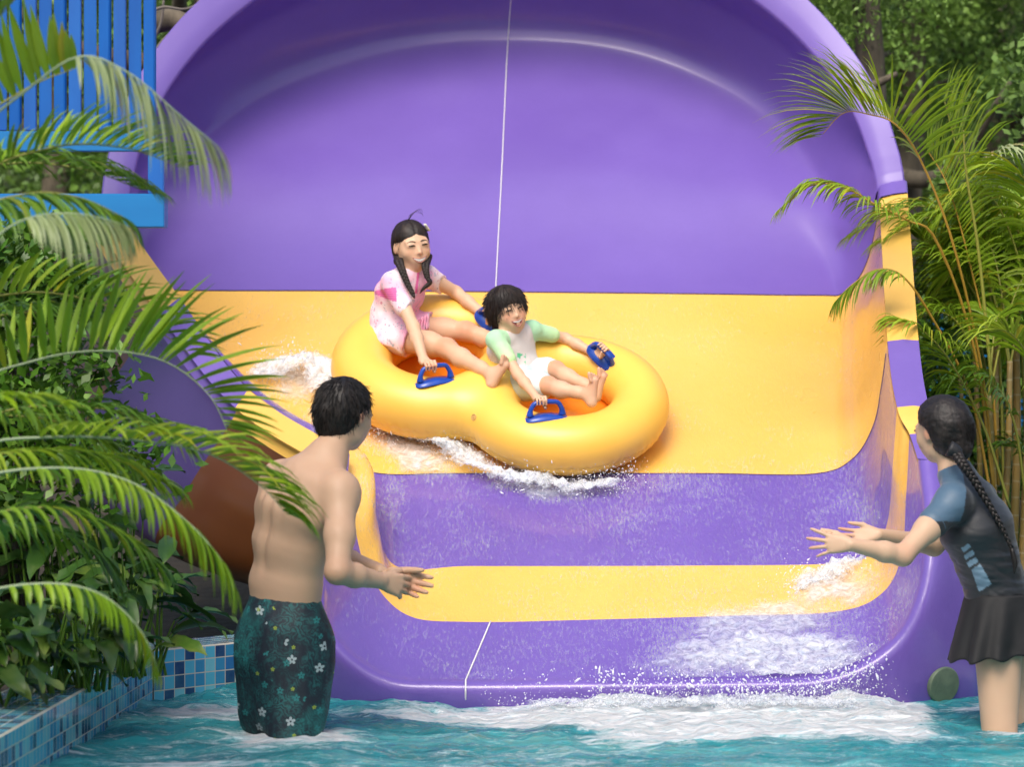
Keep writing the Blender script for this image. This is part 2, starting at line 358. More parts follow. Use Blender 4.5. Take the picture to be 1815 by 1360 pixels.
# outer flange: offsets from each edge point
def flange_profile(inner, outv, width, drop, kind):
    pass
def edge_strip(mb, pts, prof):
    """pts (n,3) inner edge; prof list of (n,3) offsets"""
    rows = [pts] + [pts + o for o in prof]
    v = np.concatenate(rows); mb.add(v, grid_faces(len(rows), len(pts)))
band_bvh = []
names = ['lip_segment', 'yellow_segment', 'purple_segment', 'yellow_segment', 'bowl_segment']
sl_surf = {}
for bi, (a_, b_, mt) in enumerate(bands):
    g = allr[a_ * NS:b_ * NS + 1].copy()
    if bi < 4: sl_surf[bi] = g
    mb = MB()
    v = g.reshape(-1, 3); mb.add(v, grid_faces(g.shape[0], NU))
    # side flanges (left and right ends of the rings)
    def lerpw(t, tab):
        xs = [q[0] for q in tab]; return np.stack([np.interp(t, xs, [q[1][k] for q in tab]) for k in range(3)], 1)
    tt = np.linspace(a_, b_, g.shape[0])
    if bi < 4:
        Lp, Rp = g[:, 0], g[:, -1]
        # left: narrow flange then a big hull turning under
        fl = lerpw(tt, [(0, (-.10, -.03, -.03)), (1, (-.05, -.03, -.075)), (2, (-.05, -.03, -.075)), (3, (-.085, -.02, -.07)), (4, (-.13, .0, -.02))])
        h1 = lerpw(tt, [(0, (-.12, .02, -.12)), (1, (-.08, .02, -.13)), (2, (-.07, .02, -.13)), (3, (-.12, .02, -.12)), (4, (-.16, .05, -.08))])
        h2 = lerpw(tt, [(0, (-.2, .10, -.40)), (1, (-.22, .10, -.38)), (2, (-.26, .10, -.42)), (3, (-.35, .1, -.45)), (4, (-.45, .15, -.45))])
        h3 = lerpw(tt, [(0, (-.18, .35, -.60)), (1, (-.22, .3, -.60)), (2, (-.38, .3, -.68)), (3, (-.5, .3, -.8)), (4, (-.6, .4, -.9))])
        h4 = lerpw(tt, [(0, (.2, .8, -.62)), (1, (.2, .8, -.66)), (2, (.2, .8, -.8)), (3, (.1, .8, -1.0)), (4, (0, .8, -1.3))])
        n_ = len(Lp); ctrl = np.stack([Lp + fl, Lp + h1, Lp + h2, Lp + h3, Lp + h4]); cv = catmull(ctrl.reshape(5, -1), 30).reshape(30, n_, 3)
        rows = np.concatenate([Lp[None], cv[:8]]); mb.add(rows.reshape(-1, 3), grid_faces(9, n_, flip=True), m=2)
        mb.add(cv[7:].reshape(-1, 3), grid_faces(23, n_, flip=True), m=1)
        fr = lerpw(tt, [(0, (.16, -.04, -.03)), (1, (.13, -.02, -.0)), (2, (.125, .0, .0)), (3, (.125, -.01, .003)), (4, (.124, -.014, .022))])
        k1 = lerpw(tt, [(0, (.22, .05, -.2)), (1, (.18, .05, -.15)), (2, (.14, .05, -.1)), (3, (.13, .05, -.1)), (4, (.12, .05, -.1))])
        k2 = lerpw(tt, [(0, (.24, .3, -.7)), (1, (.2, .3, -.6)), (2, (.15, .3, -.6)), (3, (.12, .3, -.6)), (4, (.12, .3, -.6))])
        rows = np.stack([Rp, Rp + fr * .5 + V(0, 0, .006), Rp + fr, Rp + k1, Rp + k2]); mb.add(rows.reshape(-1, 3), grid_faces(5, n_), m=2)
    if bi == 4:
        # rim arch: left edge up over the top and down the right edge
        e = np.concatenate([g[:, 0], g[-1, 1:-1], g[::-1, -1]])
        cen = np.array([0.0, 0, 1.7]); o = e - cen; o[:, 1] = 0; o /= np.linalg.norm(o, axis=1)[:, None]
        zz = np.clip((e[:, 2] - 1.9) / 1.3, 0, 1)[:, None]
        wd = .125 + .055 * zz
        offs = [V(0, 0, 0), o * .004 + V(0, -.012, .004), o * .010 + V(0, -.016, .008), o * wd * .5 + V(0, -.020, .012), o * (wd - .008) + V(0, -.018, .010), o * wd + V(0, -.012, .004), o * (wd + .003) + V(0, .01, -.01), o * (wd + .003) + V(0, .06, -.03), o * (wd - .05) + V(0, .07, -.03), o * (wd - .03) + V(0, .9, -.3)]
        rows = np.stack([e + q for q in offs]); mb.add(rows.reshape(-1, 3), grid_faces(len(offs), len(e)), m=2)
    if bi == 0:
        # rolled lip down into the pool
        e = g[0]; cen = V(.42, 0, 1.0) ; n_ = len(e)
        s = np.linspace(0, 1, n_)
        tang = np.gradient(e, axis=0); tang[:, 1] = 0; tang /= np.linalg.norm(tang, axis=1)[:, None]
        o = np.stack([tang[:, 2], np.zeros(n_), -tang[:, 0]], 1)       # outward, in the x-z plane
        prof = [(0, 0), (.003, -.013), (.012, -.028), (.027, -.037), (.045, -.036), (.063, -.027), (.088, -.008), (.12, .025), (.16, .07), (.205, .12), (.235, .19), (.24, .5)]
        tx = np.where(np.abs(o[:, 0]) > .02, np.where(o[:, 0] > 0, e[:, 0].max() + .215 - e[:, 0], e[:, 0] - (e[:, 0].min() - .06)) / np.maximum(np.abs(o[:, 0]), .02), 9)
        tz = np.where(o[:, 2] < -.02, (e[:, 2] + .30) / np.maximum(-o[:, 2], .02), 9)
        mul = np.minimum(tx, tz) / .24
        mul = np.clip(np.convolve(np.pad(mul, 4, 'edge'), np.ones(9) / 9, 'valid'), .5, 4)[:, None]
        rows = np.stack([e + o * q[0] * (1 + (mul - 1) * np.clip((q[0] - .04) / .06, 0, 1)) + V(0, q[1], 0) for q in prof]); mb.add(rows.reshape(-1, 3), grid_faces(len(prof), n_, flip=True))
    so = mb.build(names[bi], [MAT[mt], MAT['hull_orange_shade'] if 'yellow' in mt else MAT['hull_purple_shade'], MAT['yellow_flange' if 'yellow' in mt else 'purple_flange']], slide); so.data.set_sharp_from_angle(angle=math.radians(38 if bi else 80))
    if bi == 0: LIPBV = BVHTree.FromPolygons([Vector(nv(v.co) + nv(slide.location)) for v in so.data.vertices], [tuple(q.vertices) for q in so.data.polygons])
    sd = so.modifiers.new('weld', 'WELD'); sd.merge_threshold = .0004
# centre seam of white sealant and dark joints between the segments
def on_band(bi, u, v):
    g = sl_surf.get(bi) if bi in sl_surf else allr[4 * NS:]
    i = u * (g.shape[0] - 1); j = v * (NU - 1); i0, j0 = int(min(i, g.shape[0] - 2)), int(min(j, NU - 2)); fi, fj = i - i0, j - j0
    return (g[i0, j0] * (1 - fi) * (1 - fj) + g[i0 + 1, j0] * fi * (1 - fj) + g[i0, j0 + 1] * (1 - fi) * fj + g[i0 + 1, j0 + 1] * fi * fj)
def ribbon(mb, pts, wid, lift, wdir=V(1, 0, 0)):
    pts = np.asarray(pts, float) + V(0, -lift * .6, lift); v = np.concatenate([pts - wdir * wid / 2, pts + wdir * wid / 2]); n = len(pts)
    mb.add(v, [[i, i + 1, n + i + 1, n + i] for i in range(n - 1)])
mb = MB(); pts = []
g = allr[4 * NS:]
for i in range(g.shape[0]):
    t = i / (g.shape[0] - 1); x = -.073 + .08 * min(1, t * 1.6); row = g[i]; j = np.argmin(np.abs(row[40:81, 0] - x)) + 40
    f_ = (x - row[j, 0]) / (row[j + 1, 0] - row[j, 0] + 1e-9); pts.append(row[j] * (1 - f_) + row[j + 1] * f_)
rp = np.array(pts); tube(mb, rp + V(0, -.004, .003), .0027, 5)
mb.build('sealant_seam', MAT['seam'], slide)
mb = MB(); g = sl_surf[0]; pts = []
for i in range(g.shape[0] - 1, -1, -1):
    x = -.172 + .09 * (i / (g.shape[0] - 1)); row = g[i]; j = 30 + np.argmin(np.abs(row[30:81, 0] - x)); f_ = (x - row[j, 0]) / (row[j + 1, 0] - row[j, 0] + 1e-9)
    pts.append(row[j] * (1 - f_) + row[j + 1] * f_ + V(0, -.002, .003))
e0 = pts[-1]
for q in ((-.015, -.004), (-.031, -.013), (-.040, -.028), (-.038, -.046), (-.028, -.064), (-.008, -.09), (.03, -.125), (.08, -.17)): pts.append(e0 + V(0, q[0] - .002, q[1]))
tube(mb, np.array(pts), .0035, 5); mb.build('sealant_seam', MAT['seam'], slide)
mb = MB()
for r in (3, 4):
    row = rings[r][8:118]; tube(mb, row + V(0, -.001, .0012), .0032 if r == 4 else .0022, 5)
mb.build('joint_line', MAT['joint'], slide)
def decal(name, pts, wid, col, seed, thr=.5, band=None):
    m = M(name); f = m.attr('edge'); n = m.noise(45, 6, .7); mk = m.ramp(m.math('ADD', n, m.math('MULTIPLY', f.outputs['Fac'], .35)), [(thr, (0,) * 3), (thr + .1, (1,) * 3)]); m.set(col=col, rough=.7)
    tr = m.n('ShaderNodeBsdfTransparent'); mx = m.n('ShaderNodeMixShader'); m.l(mk, mx.inputs[0]); m.l(tr.outputs[0], mx.inputs[1]); m.l(m.b.outputs[0], mx.inputs[2]); m.l(mx.outputs[0], m.out.inputs[0])
    c = catmull(np.array(pts), 24); T = np.gradient(c, axis=0); T /= np.linalg.norm(T, axis=1)[:, None]; S_ = np.cross(T, nrm if band is None else band); v = []; at_ = []
    for i in range(24):
        for j in range(7):
            u = j / 3 - 1; v.append(c[i] + S_[i] * u * wid * math.sin(math.pi * (i + .5) / 24) ** .7); at_.append(1 - abs(u) ** 2 - abs(i / 11.5 - 1) ** 3)
    obj(name, v, grid_faces(24, 7), m.m, slide, attrs=dict(edge=at_))
SL = math.atan2(.756, 1.25); nrm = V(0, -math.sin(SL), math.cos(SL))
def onslope(px, py, up=.004):
    D = (CAMH - .782 + .605 * 14.45 - up / .856) / (.605 + (py - HZ) / F); return nv(P(px, py, D))
decal('scuff_mark', [onslope(876, 884), onslope(892, 908), onslope(904, 925), onslope(919, 947)], .022, (.10, .045, .05, 1), 1, .62)
decal('scuff_mark', [onslope(795, 912), onslope(806, 904), onslope(812, 898)], .012, (.12, .06, .12, 1), 2, .66)
decal('scuff_mark', [onslope(1190, 925), onslope(1200, 926), onslope(1212, 926)], .010, (.10, .045, .08, 1), 3, .64)
# drain cap, low on the right front of the lip body
o_ = Vector((0, 0, CAMH)); h_ = LIPBV.ray_cast(o_, (P(1672, 1215, 13) - o_).normalized()); c = nv(h_[0]); cn = norm(nv(h_[1])); cn = cn * (1 if cn[1] < 0 else -1); cu_ = norm(np.cross(cn, V(0, 0, 1))); cv_ = np.cross(cu_, cn); n = 40; mb = MB()
rr_ = [(.070, -.05), (.070, .006), (.066, .010), (.040, .011), (0.001, .012)]
vv = [c + cn * h + r * (math.cos(t) * cu_ + math.sin(t) * cv_) for r, h in rr_ for t in np.linspace(0, 2 * math.pi, n, endpoint=False)]
mb.add(vv, [[k * n + i, k * n + (i + 1) % n, (k + 1) * n + (i + 1) % n, (k + 1) * n + i] for k in range(4) for i in range(n)])
mg = M('green_grey_cap'); mg.base(mg.ramp(mg.noise(25, 4), [(.3, (.10, .14, .09)), (.7, (.16, .21, .13))])); mg.set(rough=.45)
dc_ = mb.build('drain_cap', mg.m, slide); dc_.data.set_sharp_from_angle(angle=.5)

# ---------------------------------------------------------------- the double tube
SL = math.atan2(.756, 1.25); nrm = V(0, -math.sin(SL), math.cos(SL)); axx = V(1, 0, 0); axs = V(0, math.cos(SL), math.sin(SL))
FC = nv(P(1000, 716, 14.65)); RC = nv(P(780, 649, 14.89)); 
adir = norm(FC - RC); 
tn = norm(nrm - adir * nrm.dot(adir)); tl = np.cross(tn, adir)
TM = np.stack([adir, tl, tn], 1)
tube_e = empty('inflatable_tube', tuple((FC + RC) / 2), 'large yellow inflatable double ring carrying the two children down the slide', 'inflatable')
S = SDF()
Rf, rf, Rr, rr = .315, .122, .330, .132
S.tor(FC, Rf, rf, TM, .08); S.tor(RC, Rr, rr, TM, .08)
def tube_disp(v, N):
    l = (v - (FC + RC) / 2) @ TM; ang = np.arctan2(l[:, 1], l[:, 0])
    seam = np.exp(-(l[:, 2] + .045) ** 2 / .00008)
    puck = np.exp(-(l[:, 2] + .05) ** 2 / .0012)
    return -.004 * seam + .0035 * puck * np.sin(ang * 90 + 5 * vnoise(v * 30)) * np.clip(vnoise(v * 6, 3) * 2 - .5, 0, 1) + .0015 * fbm(v * 4, 2)
mv = M('yellow_vinyl'); n1 = mv.noise(2.0, 4)
mv.base(mv.ramp(n1, [(.35, (.88, .50, .07)), (.65, (.91, .55, .09))])); mv.set(rough=.42, coat=.15, coatr=.2, sss=.0)
mv.bump(mv.noise(9, 4), .06, .01); MAT['vinyl'] = mv.m
tube_o = sdf_obj('ring_body', S, .008, MAT['vinyl'], tube_e, disp=tube_disp, relax=2)
BV = None
dg = tube_o.data; tv = [v.co + tube_e.location for v in dg.vertices]
BV = BVHTree.FromPolygons(tv, [tuple(p.vertices) for p in dg.polygons])
def cast(px, py, D0=10):
    o = Vector((0, 0, CAMH)); d = (P(px, py, 14) - o).normalized(); h = BV.ray_cast(o, d)
    return nv(h[0]), nv(h[1])
# orange seat floor in each ring
mo = M('orange_floor'); mo.base(mo.ramp(mo.noise(6, 4), [(.35, (.75, .20, .012)), (.65, (.85, .28, .02))])); mo.set(rough=.3, coat=.3)
for c_, R_ in ((FC, Rf), (RC, Rr)):
    mb = MB(); n = 40; v = []; f = []
    radii = np.linspace(0.001, R_, 9)
    for ri, r in enumerate(radii):
        for j in range(n):
            t = 2 * math.pi * j / n; z = -.055 - .05 * math.cos(r / R_ * math.pi / 2) + .006 * math.cos(r * 90)
            v.append(c_ + TM @ V(r * math.cos(t), r * math.sin(t), z))
    f = [[i * n + j, i * n + (j + 1) % n, (i + 1) * n + (j + 1) % n, (i + 1) * n + j] for i in range(8) for j in range(n)]
    mb.add(v, f); mb.build('seat_floor', mo.m, tube_e)
# four blue grab handles: base plate with a raised grip as sub-part
mbz = M('blue_plastic'); mbz.base(mbz.ramp(mbz.noise(30, 3), [(.3, (.006, .045, .30)), (.7, (.010, .065, .40))])); mbz.set(rough=.33, coat=.3); MAT['handle'] = mbz.m
HAND = {}
def handle(key, px, py, dirpx, lean=0, half=.080, ht=.056, nrm_=None, up=.003, pw=.042):
    p, n = cast(px, py); 
    if nrm_ is not None: n = norm(nrm_)
    q, _ = cast(px + dirpx[0], py + dirpx[1]); d = norm((q - p) - n * n.dot(q - p)); s = np.cross(n, d)
    p = p + n * up
    mb = MB(); N = 48; top = []; bot = []
    for t in np.linspace(0, 2 * math.pi, N, endpoint=False):
        ct, st = math.cos(t), math.sin(t); ex = 2 / 2.8
        x = (half + .012) * math.copysign(abs(ct) ** ex, ct); y = pw * math.copysign(abs(st) ** ex, st)
        sag = -(x * x) * 1.5 - y * y * 3
        bot.append(p + d * x + s * y + n * (sag - .006)); top.append(p + d * x * .95 + s * y * .92 + n * (sag + .007))
    mb.add(bot + top + [p + n * .010], [[i, (i + 1) % N, N + (i + 1) % N, N + i] for i in range(N)] + [[N + i, N + (i + 1) % N, 2 * N] for i in range(N)])
    ho = mb.build('handle', MAT['handle'], tube_e)
    mb = MB(); nl = norm(n + s * lean)
    pts = [p + d * half * .86 - n * .0, p + d * half * .82 + nl * ht * .45, p + d * half * .62 + nl * ht * .92, p + d * half * .3 + nl * ht * 1.02, p + nl * ht * 1.05,
           p - d * half * .3 + nl * ht * 1.02, p - d * half * .62 + nl * ht * .92, p - d * half * .82 + nl * ht * .45, p - d * half * .86]
    tube(mb, pts, [.016, .0105, .0095, .0098, .010, .0098, .0095, .0105, .016], 12, res=33)
    mb.build('grip', MAT['handle'], ho, sub=True)
    HAND[key] = dict(p=p, d=d, s=s, n=n, nl=nl, ht=ht, half=half)
handle('girl_near', 772, 674, (30, -5), nrm_=V(-.05, -.25, 1))
handle('boy_near', 968, 738, (30, 0), nrm_=V(0, -.25, 1))
handle('girl_far', 868, 572, (17, 11), nrm_=V(.0, -.9, .45), half=.064, up=.022, pw=.044, ht=.045)
handle('boy_far', 1067, 634, (17, 11), nrm_=V(.1, -.9, .45), half=.064, up=.022, pw=.044, ht=.045)
# air valve
p, n = cast(840, 740); mb = MB()
u_ = norm(np.cross(n, V(0, 0, 1))); v_ = np.cross(n, u_)
circ = lambda r, h_: [p + n * h_ + r * (math.cos(t) * u_ + math.sin(t) * v_) for t in np.linspace(0, 2 * math.pi, 20, endpoint=False)]
tube(mb, circ(.012, .001) + circ(.012, .001)[:1], .0022, 6)
mb.add(circ(.007, .002) + [p + n * .003], [[i, (i + 1) % 20, 20] for i in range(20)])
mb.build('air_valve', simple('valve_plastic', (.55, .33, .12), .4), tube_e)
# ---------------------------------------------------------------- pool, water, tiled walls, ground
def set_kind(o, kind='structure'): o['kind'] = kind; return o
mg = M('dark_soil'); mg.base(mg.ramp(mg.noise(3, 8, .65), [(.3, (.02, .016, .010)), (.7, (.06, .045, .028))])); mg.set(rough=.9); mg.bump(mg.noise(12, 6), .5, .05)
mb = MB()
n = 60; xs = np.linspace(-1, 1, n); xs = np.sign(xs) * np.abs(xs) ** 1.6 * 60; ys = 14.2 + (np.linspace(0, 1, n) ** 1.7) * 110
gx, gy = np.meshgrid(xs, ys); 
gz = -.02 + np.clip(gy - 16, 0, 99) * .13 + .05 * fbm(np.stack([gx, gy, gx * 0], -1) * .6, 3) * np.clip((gy - 14.5), 0, 1)
mb.add(np.stack([gx, gy, gz], -1).reshape(-1, 3), grid_faces(n, n))
# the ground sheet also runs either side of the pool towards the camera
mb.add([V(-60, 14.25, -.02), V(-60, -20, -.02), V(-1.9, -20, -.02), V(-1.9, 14.25, -.02)], [[0, 1, 2, 3]])
mb.add([V(2.7, 14.25, -.02), V(2.7, -20, -.02), V(60, -20, -.02), V(60, 14.25, -.02)], [[0, 1, 2, 3]])
set_kind(mb.build('ground', mg.m))
# pool floor and hidden sides
mf = M('pool_floor_tile'); co = mf.coord(scale=(1, 1, 1))
br = mf.n('ShaderNodeTexBrick'); br.offset = 0; br.inputs['Scale'].default_value = 10; br.inputs['Mortar Size'].default_value = .015
br.inputs['Color1'].default_value = (.12, .42, .48, 1); br.inputs['Color2'].default_value = (.16, .50, .55, 1); br.inputs['Mortar'].default_value = (.4, .5, .5, 1); br.inputs['Row Height'].default_value = .5
mf.l(co, br.inputs['Vector']); mf.base(br.outputs[0]); mf.set(rough=.4)
mb = MB(); mb.add([V(-1.9, -20, -.85), V(2.7, -20, -.85), V(2.7, 14.3, -.85), V(-1.9, 14.3, -.85)], [[0, 1, 2, 3]])
set_kind(mb.build('pool_floor', mf.m))
# mosaic: little tiles in five blues; each wall is built in its own frame so the squares follow it
mt = M('mosaic_tile'); tc = mt.attr('tu'); tv_ = mt.attr('tv')
cx = mt.n('ShaderNodeCombineXYZ'); mt.l(tc.outputs['Fac'], cx.inputs[0]); mt.l(tv_.outputs['Fac'], cx.inputs[1])
fl = mt.n('ShaderNodeVectorMath', operation='FLOOR'); mt.l(cx.outputs[0], fl.inputs[0])
fr_ = mt.n('ShaderNodeVectorMath', operation='FRACTION'); mt.l(cx.outputs[0], fr_.inputs[0])
wn = mt.n('ShaderNodeTexWhiteNoise', noise_dimensions='2D'); mt.l(fl.outputs[0], wn.inputs['Vector'])
tcol = mt.ramp(wn.outputs[0], [(0, (.006, .012, .12)), (.2, (.03, .26, .50)), (.42, (.10, .50, .68)), (.6, (.02, .14, .42)), (.70, (.22, .62, .70)), (.88, (.12, .52, .74))], 'CONSTANT')
nz = mt.noise(18, 5); tcol = mt.mix(mt.math('MULTIPLY', nz, .5), tcol, (.10, .32, .42))
sx = mt.n('ShaderNodeSeparateXYZ'); mt.l(fr_.outputs[0], sx.inputs[0])
def edge(o): return mt.math('GREATER_THAN', mt.math('ABSOLUTE', mt.math('SUBTRACT', o, .5)), .462)
gr = mt.math('MAXIMUM', edge(sx.outputs[0]), edge(sx.outputs[1]))
mt.base(mt.mix(gr, tcol, (.55, .52, .42))); mt.l(mt.ramp(gr, [(0, (.08,) * 3), (1, (.8,) * 3)]), mt.b.inputs['Roughness'])
mt.bump(mt.math('SUBTRACT', 1, gr), .35, .003)
TS = .052
def tiled_wall(name, A, B, top, bot, width, label, ts=TS):
    """A,B: (x,y) ends of the face towards the pool; body extends to the left of A->B by width"""
    A, B = V(*A, 0), V(*B, 0); L = np.linalg.norm(B - A); t = (B - A) / L; nn = V(-t[1], t[0], 0)
    zs = V(0, 0, 1); vs = []; tu = []; tv = []; fs = []
    def quad(a, b, c, d, u0, u1, v0, v1):
        k = len(vs); vs.extend([a, b, c, d]); tu.extend([u0, u1, u1, u0]); tv.extend([v0, v0, v1, v1]); fs.append([k, k + 1, k + 2, k + 3])
    U = L / ts; H = (top - bot) / ts; W = width / ts; ch = .006
    quad(A + zs * bot, B + zs * bot, B + zs * (top - ch), A + zs * (top - ch), 0, U, -H, -ch / ts)
    quad(A + zs * (top - ch), B + zs * (top - ch), B + zs * top + nn * ch, A + zs * top + nn * ch, 0, U, .02, .03)
    quad(A + zs * top + nn * ch, B + zs * top + nn * ch, B + zs * top + nn * width, A + zs * top + nn * width, 0, U, .1, W + .1)
    quad(B + zs * top + nn * width, B + zs * bot + nn * width, A + zs * bot + nn * width, A + zs * top + nn * width, U, U, 50, 50 - H)
    quad(A + zs * bot, A + zs * top + nn * ch, A + nn * width + zs * top, A + nn * width + zs * bot, 90, 90, 0, 5)
    quad(B + zs * top + nn * ch, B + zs * bot, B + nn * width + zs * bot, B + nn * width + zs * top, 95, 95, 0, 5)
    o = obj(name, vs, fs, mt.m, None, smooth=False, attrs=dict(tu=tu, tv=tv)); tag(o, label, 'pool wall'); return o
tiled_wall('pool_wall', (-1.72, 8.6), (-1.36, 13.33), .168, -.8, .26, 'low blue mosaic tiled wall running along the left side of the pool under the leaves')
tiled_wall('pool_wall', (-1.357, 13.34), (-.60, 14.15), .168, -.8, .24, 'short blue mosaic tiled wall between the planted corner and the slide')
tiled_wall('pool_wall', (1.72, 14.3), (3.2, 14.3), .12, -.8, .3, 'blue mosaic tiled wall at the right of the slide behind the woman')
mb = MB(); n = 24; A_, B_ = V(-1.72 - .25, 8.6, 0), V(-1.36 - .25, 13.33, 0); rows = []
for k in range(n):
    t = k / (n - 1); e_ = A_ * (1 - t) + B_ * t
    for j in range(14):
        u = j / 13; rows.append(V(e_[0] - u * 1.6, e_[1], .13 + .03 * float(fbm(np.array([[e_[0] * 3 - u * 5, e_[1] * 3, 0]]), 3, 4)[0])))
mb.add(rows, grid_faces(n, 14)); mb.add([V(-1.6, 13.33, .12), V(-3.2, 13.33, .12), V(-3.2, 14.5, .12), V(-1.2, 14.5, .10), V(-.9, 14.2, .10)], [[0, 1, 2, 3, 4]])
mb.add([V(-1.97, 8.6, .12), V(-3.6, 8.6, .12), V(-3.6, -20, .12), V(-1.97, -20, .12)], [[0, 1, 2, 3]])
set_kind(mb.build('planting_bed', mg.m))
# water surface
nx, ny = 420, 560
X = np.linspace(-2.3, 3.2, nx); Y = np.concatenate([np.linspace(4, 9.5, 60, endpoint=False), np.linspace(9.5, 14.32, ny - 60)])
gx, gy = np.meshgrid(X, Y); pts3 = np.stack([gx, gy * .75, gx * 0], -1)
lipx = np.clip((gx - (-.1)) / .4, 0, 1) * np.clip((1.55 - gx) / .25, 0, 1)            # where the sheet of water falls in
near = np.exp(-np.clip(12.95 - gy, 0, 9) ** 1.3 / .55) * lipx
lap = np.exp(-np.clip(13.0 - gy, 0, 9) / 1.1)
z = .020 * fbm(pts3 * 2.4, 4, 1) + .022 * (1 - 2 * np.abs(fbm(pts3 * V(3.2, 5.5, 1) + 40, 4, 81, .55)) ** .8) * (.45 + .55 * np.clip(lap + .35, 0, 1)) + .030 * lap * fbm(pts3 * 5.5, 4, 7, .6) + near * (.008 + .035 * fbm(pts3 * 9, 4, 3, .6)) + .004 * fbm(pts3 * 14, 3, 9)
z -= z[(gy > 11)].mean() + .004
fo = near * 1.2 + .58 * lap * np.clip((gx + .55) / .6, 0.12, 1) * (.5 + .8 * fbm(pts3 * V(1.2, 3.2, 1), 3, 21)) + .36 * (1 + 1.5 * fbm(pts3 * V(1.0, 2.5, 1), 3, 31)) + .35 * np.exp(-((gx + .76) ** 2 + (gy - 12.05) ** 2) / .05) + .3 * np.exp(-((gx - 1.75) ** 2 + (gy - 12.35) ** 2) / .03)
mw = M('pool_water'); fa = mw.attr('foam')
n1 = mw.noise(9, 10, .74, co=mw.coord(scale=(.6, 1.6, 1)), dist=1.6)
fmask = mw.ramp(mw.math('ADD', mw.math('MULTIPLY', n1, .9), mw.math('SUBTRACT', fa.outputs['Fac'], .62)), [(.38, (0, 0, 0)), (.56, (1, 1, 1))])
n2 = mw.noise(1.6, 4, .6, co=mw.coord(scale=(.6, 1.8, 1)))
wc = mw.ramp(n2, [(.3, (.012, .23, .31)), (.5, (.05, .46, .52)), (.68, (.20, .68, .70))])
spk = mw.noise(42, 8, .8, co=mw.coord(scale=(.45, 1.5, 1)), dist=.8); spk2 = mw.noise(4.5, 4, .6, co=mw.coord(scale=(.6, 1.6, 1)))
fmask = mw.math('MAXIMUM', fmask, mw.ramp(mw.math('ADD', spk, mw.math('MULTIPLY', spk2, .5)), [(.80, (0, 0, 0)), (.95, (.8, .8, .8))]))
mw.base(mw.mix(fmask, wc, mw.ramp(mw.noise(22, 7, .7, co=mw.coord(scale=(.7, 1.3, 1)), dist=.6), [(.26, (.30, .54, .62)), (.42, (.66, .76, .80)), (.56, (.86, .88, .89))])))
mw.l(mw.ramp(fmask, [(0, (.04,) * 3), (1, (.6,) * 3)]), mw.b.inputs['Roughness']); mw.set(ior=1.33)
b1 = mw.bump(mw.noise(16, 7, .68, co=mw.coord(scale=(.5, 1.2, 1)), dist=.7), 1.0, .06)
tr = mw.n('ShaderNodeBsdfTransparent'); tr.inputs[0].default_value = (.25, .75, .78, 1); mx = mw.n('ShaderNodeMixShader')
mw.l(mw.ramp(fmask, [(0, (.72,) * 3), (.6, (1,) * 3)]), mx.inputs[0]); mw.l(tr.outputs[0], mx.inputs[1]); mw.l(mw.b.outputs[0], mx.inputs[2]); mw.l(mx.outputs[0], mw.out.inputs[0])
MAT['water'] = mw.m
wo = obj('pool_water', np.stack([gx, gy, z], -1).reshape(-1, 3), grid_faces(len(Y), nx), MAT['water'], attrs=dict(foam=fo.ravel())); set_kind(wo)

# ---- white water: lacy sheets lying on the slide, plus droplets and strands
def white(name, a, sh=.9):
    m = M(name); fa = m.attr('foam'); n1 = m.noise(a, 9, .75, dist=1.2)
    mk = m.ramp(m.math('ADD', n1, m.math('SUBTRACT', fa.outputs['Fac'], .5)), [(.42, (0, 0, 0)), (.80, (1, 1, 1))])
    if a == 22:
        f1 = m.noise(120, 5, .75, co=m.coord(scale=(1, .22, .22), rot=(0, .25, 0)), dist=.25); f2 = m.noise(3.2, 4, .6)
        fine = m.ramp(m.math('ADD', m.math('ADD', f1, m.math('MULTIPLY', f2, .35)), m.math('MULTIPLY', fa.outputs['Fac'], .45)), [(.74, (0, 0, 0)), (1.0, (.38, .38, .38))])
        mk = m.math('MAXIMUM', mk, fine)
    m.base(m.ramp(m.noise(a * 1.7, 6, .7), [(.3, (.50, .60, .70)), (.58, (.80, .83, .86))])); m.set(rough=.4, spec=.4, sss=.6); m.b.inputs['Subsurface Scale'].default_value = .03; m.b.inputs['Subsurface Radius'].default_value = (1, 1, 1); m.bump(n1, .45, .008)
    tr = m.n('ShaderNodeBsdfTransparent'); mx = m.n('ShaderNodeMixShader'); m.l(m.math('MULTIPLY', mk, sh), mx.inputs[0]); m.l(tr.outputs[0], mx.inputs[1]); m.l(m.b.outputs[0], mx.inputs[2]); m.l(mx.outputs[0], m.out.inputs[0])
    return m.m
MAT['lace'] = white('lacy_foam', 22, .8)
MAT['froth'] = white('froth', 34, .92)
md = M('water_drops'); md.set(col=(.93, .95, 1), rough=.08, spec=.6); 
tr = md.n('ShaderNodeBsdfTransparent'); mx = md.n('ShaderNodeMixShader'); mx.inputs[0].default_value = .6
md.l(tr.outputs[0], mx.inputs[1]); md.l(md.b.outputs[0], mx.inputs[2]); md.l(mx.outputs[0], md.out.inputs[0]); MAT['drops'] = md.m
